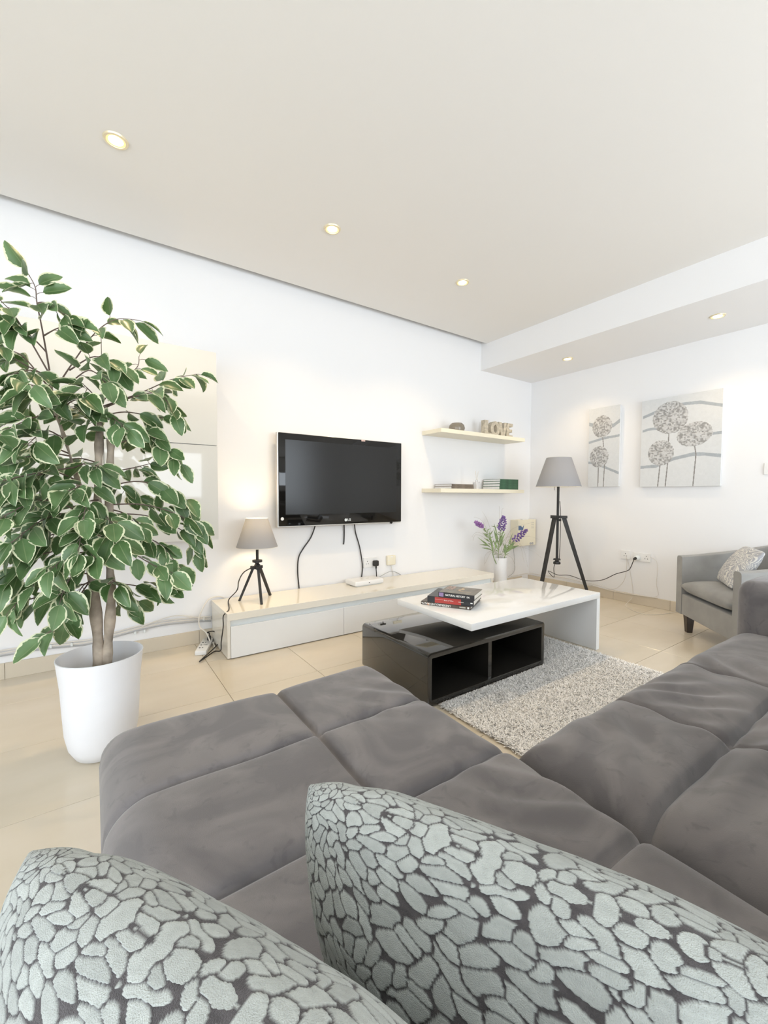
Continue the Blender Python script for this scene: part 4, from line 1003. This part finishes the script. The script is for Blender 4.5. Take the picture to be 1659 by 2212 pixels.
# single socket, double socket and plugs on the right wall
socket('wall_socket', 'x', -1.035, -1.117, .406, .487, 'white single wall socket with thin white cables on the right wall', 1)
socket('wall_socket', 'x', -1.150, -1.295, .400, .480, 'white double wall socket with a round black plug on the right wall', 2)
socket('light_switch', 'x', -2.052, -2.13, 1.165, 1.25, 'white light switch at the right edge above the armchair', 1, 'plain')
pe = empty('round_plug', (-.012, -1.187, .432), 'round black plug of the floor lamp in the right wall socket', 'plug')
B().tube([(0, 0, 0), (-.030, 0, 0), (-.045, .004, -.004)], [.024, .022, .008], 14).obj('body', M['chan'], pe, smooth=True)
B().tube([(-.031, 0, 0), (-.05, .002, -.004), (-.06, .012, -.012)], [.014, .012, .006], 10).obj('strain_relief', M['cord'], pe, smooth=True)
cable('floor_lamp_cord', [(-.066, -1.178, .418), H(1361, 1228, 'x', -.045), H(1352, 1234, 'x', -.04), H(1330, 1240, 'x', -.04), H(1300, 1253, 'x', -.04), H(1265, 1254, 'x', -.10), H(1230, 1243, 'x', -.18), H(1205, 1242, 'x', -.22), H(1184, 1233, 'x', -.25), (-.42, -.60, .20), (-.47, -.63, .30), (-.47, -.645, .35)], .0033, M['cord'], 'thin black floor lamp cord sagging to the wall socket', part_of=fl)
cable('pole_cord', [(-.485, -.69, .95), (-.51, -.715, .85), (-.515, -.72, .76), (-.50, -.71, .55), (-.50, -.705, .39)], .003, M['cord'], 'black cord running down the floor lamp pole', part_of=fl)
xw = -.010
cable('wall_cable', [H(1352, 1198, 'x', -.02), H(1354, 1215, 'x', xw), H(1351, 1245, 'x', xw), H(1342, 1262, 'x', xw), H(1325, 1272, 'x', xw), H(1300, 1266, 'x', -.016), H(1270, 1259, 'x', -.016)], .0022, M['wcord'], 'thin white cable curving from the single socket to the skirting')
cable('wall_cable', [H(1356, 1208, 'x', xw), H(1362, 1240, 'x', xw), H(1367, 1275, 'x', xw), H(1365, 1292, 'x', -.016), H(1352, 1308, 'z', .004), H(1375, 1322, 'z', .004), H(1410, 1328, 'z', .004), H(1455, 1323, 'z', .004), H(1480, 1316, 'z', .004)], .0022, M['wcord'], 'thin white cable dropping to a loop on the floor beside the armchair')
cable('wall_cable', [H(1404, 1203, 'x', xw), H(1418, 1212, 'x', xw), H(1420, 1235, 'x', xw), H(1418, 1262, 'x', xw), H(1422, 1285, 'x', xw), H(1412, 1290, 'x', -.016)], .0018, M['wcord'], 'faint white cable running down the wall near the armchair')
cable('skirting_cable', [H(1104, 1245, 'y', -.016), H(1130, 1240, 'y', -.016), H(1146, 1238, 'x', -.016), H(1168, 1242, 'x', -.016), H(1230, 1250, 'x', -.016), H(1290, 1268, 'x', -.016), H(1340, 1280, 'x', -.016), H(1420, 1292, 'x', -.016)], .0035, M['wcord'], 'white cable lying along the skirting of the right wall')
# cable bundle at the left
for k, (dz, r, m_, lb) in enumerate(((0, .0050, M['wcord'], 'upper'), (-.014, .0060, M['wcord'], 'middle'), (-.029, .0045, M['gcord'], 'lower'))):
    pts = [(-5.6, -.010, .150+dz)]+[H(u, v, 'y', -.010-.002*k)+Vector((0, 0, dz)) for u, v in ((0, 1406), (90, 1392), (190, 1382), (240, 1368), (300, 1352), (360, 1340), (425, 1334))]+[(-3.49, -.010, .168+dz)]
    wcb = cable('wall_cable', pts, r, m_, lb+' white cable of the bundle clipped along the wall behind the pot', 'cables clipped along the left wall')
cable('wall_cable', [H(300, 1357, 'y', -.02), H(335, 1342, 'y', -.02), H(380, 1330, 'y', -.02), H(425, 1334, 'y', -.02), H(446, 1338, 'y', -.02)], .0035, M['wcord'], 'white cable bowing above the bundle left of the media unit')
for u, v in ((292, 1367), (312, 1363), (110, 1396), (155, 1392), (440, 1337)):
    p = H(u, v, 'y', -.010); B().box(-.006, .006, -.010, .010, -.010, .010).obj('cable_clip', M['chan'], wcb, bevel=.003, loc=p)
cable('floor_cable', [H(-60, 1472, 'z', .004), H(0, 1464, 'z', .004), H(80, 1452, 'z', .004), H(130, 1442, 'z', .004), (-4.0, -.045, .004), H(305, 1407, 'z', .004), H(370, 1396, 'z', .004), H(425, 1385, 'z', .004)], .0038, M['wcord'], 'white cable lying on the floor along the left skirting')
cable('loop_cable', [(-3.40, -.006, MH+.002), (-3.44, -.008, MH+.018), (-3.50, -.02, MH+.012), H(440, 1310, 'y', -.05), H(430, 1335, 'y', -.07), H(432, 1355, 'y', -.10), H(445, 1366, 'y', -.12), (-3.53, -.16, .05)], .0042, M['wcord'], 'white cable looping over the back corner of the media unit')
# power strip
a = H(428, 1425, 'z', 0); b = H(455, 1378, 'z', 0); d = (b-a); an = math.atan2(d.y, d.x)
ps = empty('power_strip', (a+b)/2, 'white power strip with a black plug on the floor left of the media unit', 'power strip', rz=an)
L = .13
B().box(-L, L, -.034, .034, 0, .028).obj('body', M['plast'], ps, bevel=.005, seg=2, smooth=True)
for q in (-.07, -.02, .03): 
    B().box(q-.006, q+.006, .012, .022, .0275, .0285).obj('outlet_slot', M['hole'], ps)
    B().box(q-.004, q+.004, -.004, .004, .0275, .0285).obj('outlet_slot', M['hole'], ps)
B().box(-.03, -.012, -.02, -.006, .0275, .0295).obj('switch', M['gcord'], ps)
pe = ps.location+Vector((math.cos(an)*.07-math.sin(an)*-.014, math.sin(an)*.07+math.cos(an)*-.014, .028))
cable('table_lamp_cord', [(-3.250, -.20, MH+.268), (-3.252, -.225, MH+.245), H(527, 1236, 'y', -.23), H(516, 1255, 'y', -.25), H(512, 1275, 'y', -.28), H(494, 1296, 'z', MH+.012), (-3.455, -.34, MH+.006), (-3.497, -.375, MH-.02), (-3.50, -.38, .20), (-3.508, -.36, .10), (-3.515, -.37, .05), H(462, 1408, 'z', .006), H(434, 1427, 'z', .006), H(436, 1424, 'z', .012), H(470, 1392, 'z', .02), H(473, 1375, 'z', .05), H(462, 1364, 'z', .085), H(448, 1366, 'z', .09), tuple(pe+Vector((.002, 0, .045))), tuple(pe+Vector((0, 0, .02)))], .0036, M['cord'], 'black cord of the table lamp trailing to the floor power strip', k=8, part_of=tl)
e = empty('black_plug', pe, 'black plug standing in the floor power strip', 'plug', rz=an); B().box(-.011, .011, -.011, .011, .001, .028).obj('body', M['cord'], e, bevel=.003)
cable('strip_cable', [H(457, 1374, 'z', .03), H(462, 1385, 'z', .01), (-3.52, -.22, .006), (-3.505, -.18, .01), (-3.50, -.10, .02)], .004, M['wcord'], 'white cord from the power strip curling behind the media unit')

# ---- cream box in the corner
cb = empty('wall_box', (-.16, -.06, .44), 'cream printed box mounted in the room corner behind the flowers', 'box')
bx0, bx1, by = -.335, -.022, -.105
under(B().box(bx0, bx1, by, 0, .447, .735).obj('body', M['creamp'], bevel=.004), cb)
under(B().box(bx0+.10, bx0+.20, by+.02, by+.05, .735, .743).obj('carry_handle', M['plast'], bevel=.002), cb)
b = B(); b.prism([(bx0+.004, .625), (bx0+.085, .625), (bx0+.098, .680), (bx0+.072, .652), (bx0+.045, .672), (bx0+.004, .676)], 'y', by-.0012, by-.0002); under(b.obj('blue_print', M['bluep']), cb)
for k in range(4): under(B().box(bx1-.085, bx1-.035, by-.001, by-.0002, .640+.018*k, .645+.018*k).obj('printed_line', M['greyp']), cb)
for dx in (.095, .06): under(B().tube([(bx1-dx, by, .468), (bx1-dx, by-.006, .468)], .013, 14).obj('round_badge', M['gcord']), cb)

# ================================================================== VASE AND FLOWERS
VC = Vector((-.80, -.255, 0)); VH = .385; VR = .064
vs = empty('floor_vase', VC, 'plain white cylinder vase standing on the floor beside the media unit', 'vase')
B().lathe([(.001, .002), (VR-.004, .0), (VR, .006), (VR, VH), (VR-.004, VH), (VR-.005, .02), (.001, .018)], 40).obj('body', M['vase'], vs, smooth=True)
def leafblade(b, p, q, w, up=Vector((0, 0, 1))):
    w *= 1.35; p, q = Vector(p), Vector(q); t = (q-p); s = t.cross(-FW).normalized(); m1 = p+t*.45+up*.004; k = len(b.v)
    b.v += [tuple(p), tuple(m1+s*w/2+FW*.004), tuple(q), tuple(m1-s*w/2+FW*.004), tuple(m1)]; b.f += [(k, k+1, k+4), (k+1, k+2, k+4), (k+4, k+2, k+3), (k, k+4, k+3)]
def vp(u, v, dy=0.0): return H(u, v, 'y', VC.y+dy)
def flower(name, label, path, bl, petal, rad, leaves, lw=.012, tip=None):
    e = empty(name, path[0], label, 'flower', 'purple artificial flowers in the white vase')
    b = B().tube(smooth_path(path, 5), [.0045-.002*i/(5*(len(path)-1)) for i in range(5*(len(path)-1)+1)], 6); under(b.obj('stem', M['stem'], smooth=True), e)
    for (p, q, w) in leaves:
        lb = B(); leafblade(lb, p, q, w); under(lb.obj('leaf', M['sleaf'], smooth=True), e)
    sp = smooth_path(path, 8)
    for k in range(16):
        i = int(len(sp)*(.30+.55*k/16)); p = sp[min(i, len(sp)-1)]; an = k*2.4; q = p+RT*(.045*math.cos(an))+FW*(.03*math.sin(an))+Vector((0, 0, .012+.018*rnd.random()))
        lb = B(); leafblade(lb, p, q, .007); under(lb.obj('leaf', M['sleaf'], smooth=True), e)
    b = B(); p0, p1 = Vector(bl[0]), Vector(bl[1]); ax = (p1-p0); ln = ax.length; ax.normalize(); s1 = ax.orthogonal().normalized(); s2 = ax.cross(s1)
    n = 46
    for k in range(n):
        t = (k+.5)/n; r = 1.25*rad*(math.sin(math.pi*min(1, t*.75+.22)))*rnd.uniform(.55, 1.0); a = k*2.39996
        c = p0+ax*(ln*t)+(s1*math.cos(a)+s2*math.sin(a))*r*.75; out = (s1*math.cos(a)+s2*math.sin(a)+ax*.5).normalized()
        b.tube([c-out*.008, c, c+out*.008, c+out*.014], [.004, .009, .0075, .002], 6)
    under(b.obj('blossom', petal, smooth=True), e)
    return e
base = Vector((VC.x, VC.y, VH-.12))
flower('artificial_flower', 'mauve bud on the left stem leaning out of the white vase', [base+Vector((-.02, 0, 0)), vp(1066, 1203), vp(1060, 1170), vp(1050, 1148), vp(1042, 1137)], (vp(1043, 1138), vp(1026, 1127)), M['petal2'], .020,
  [(vp(1062, 1185), vp(1031, 1160), .012), (vp(1060, 1180), vp(1035, 1176), .012), (vp(1062, 1188), vp(1040, 1183), .012), (vp(1058, 1165), vp(1042, 1150), .012), (vp(1056, 1160), vp(1066, 1145), .01), (vp(1060, 1172), vp(1045, 1162), .012), (vp(1068, 1203, -.02), vp(1055, 1140, -.03), .014), (vp(1068, 1195), vp(1075, 1150), .012)])
flower('artificial_flower', 'tall purple hyacinth-like flower in the middle of the white vase', [base, vp(1077, 1203), vp(1077, 1175), vp(1081, 1155), vp(1083, 1140)], (vp(1082, 1146), vp(1088, 1115)), M['petal'], .042,
  [(vp(1077, 1180), vp(1066, 1140), .018), (vp(1078, 1180), vp(1092, 1150), .016), (vp(1077, 1190), vp(1064, 1165), .014), (vp(1078, 1185), vp(1088, 1165), .014), (vp(1075, 1160), vp(1067, 1130), .01), (vp(1080, 1165), vp(1094, 1136), .01), (vp(1076, 1170), vp(1070, 1150), .020), (vp(1079, 1172), vp(1086, 1152), .022), (vp(1073, 1140), vp(1060, 1136), .008), (vp(1073, 1140), vp(1076, 1132), .008)])
flower('artificial_flower', 'violet flower leaning right out of the white vase', [base+Vector((.02, 0, 0)), vp(1090, 1203), vp(1096, 1187), vp(1105, 1175), vp(1112, 1168)], (vp(1110, 1168), vp(1138, 1145)), M['petal'], .036,
  [(vp(1091, 1200), vp(1092, 1174), .030), (vp(1093, 1195), vp(1112, 1172), .034), (vp(1098, 1188), vp(1122, 1178), .020), (vp(1094, 1190), vp(1086, 1172), .012), (vp(1096, 1186), vp(1108, 1150), .010)])
gs = empty('grass_spray', base, 'wispy dry grass sprays arching out of the white vase', 'dry grass')
b = B()
for (us) in (((1075, 1200), (1055, 1130), (1042, 1105)), ((1077, 1200), (1083, 1110), (1088, 1098)), ((1079, 1200), (1079, 1105), (1078, 1095)), ((1080, 1200), (1095, 1160), (1128, 1180), (1140, 1225)),
             ((1082, 1200), (1100, 1165), (1122, 1175), (1132, 1215)), ((1076, 1198), (1062, 1190), (1048, 1200), (1047, 1222)), ((1074, 1198), (1060, 1195), (1049, 1215), (1046, 1218)), ((1084, 1200), (1100, 1150), (1125, 1135), (1154, 1128)),
             ((1084, 1202), (1110, 1180), (1150, 1190), (1170, 1205)), ((1073, 1198), (1050, 1160), (1030, 1150), (1019, 1160)), ((1073, 1198), (1050, 1165), (1028, 1155), (1022, 1168)), ((1085, 1200), (1105, 1205), (1113, 1225), (1110, 1240)), ((1086, 1202), (1130, 1160), (1165, 1165)), ((1070, 1195), (1045, 1130), (1024, 1117))):
    P3 = smooth_path([base]+[vp(u, v, rnd.uniform(-.05, .05)) for u, v in us], 6); b.tube(P3, [.0016-.0011*i/(len(P3)-1) for i in range(len(P3))], 4)
under(b.obj('grass_blades', M['grass'], kind='stuff'), gs)
cable('box_cable', [(-.20, -.03, .447), H(1110, 1180, 'y', -.03), H(1112, 1215, 'y', -.02), H(1110, 1235, 'y', -.02), H(1098, 1246, 'y', -.02)], .0025, M['gcord'], 'thin grey cable hanging from the cream corner box')
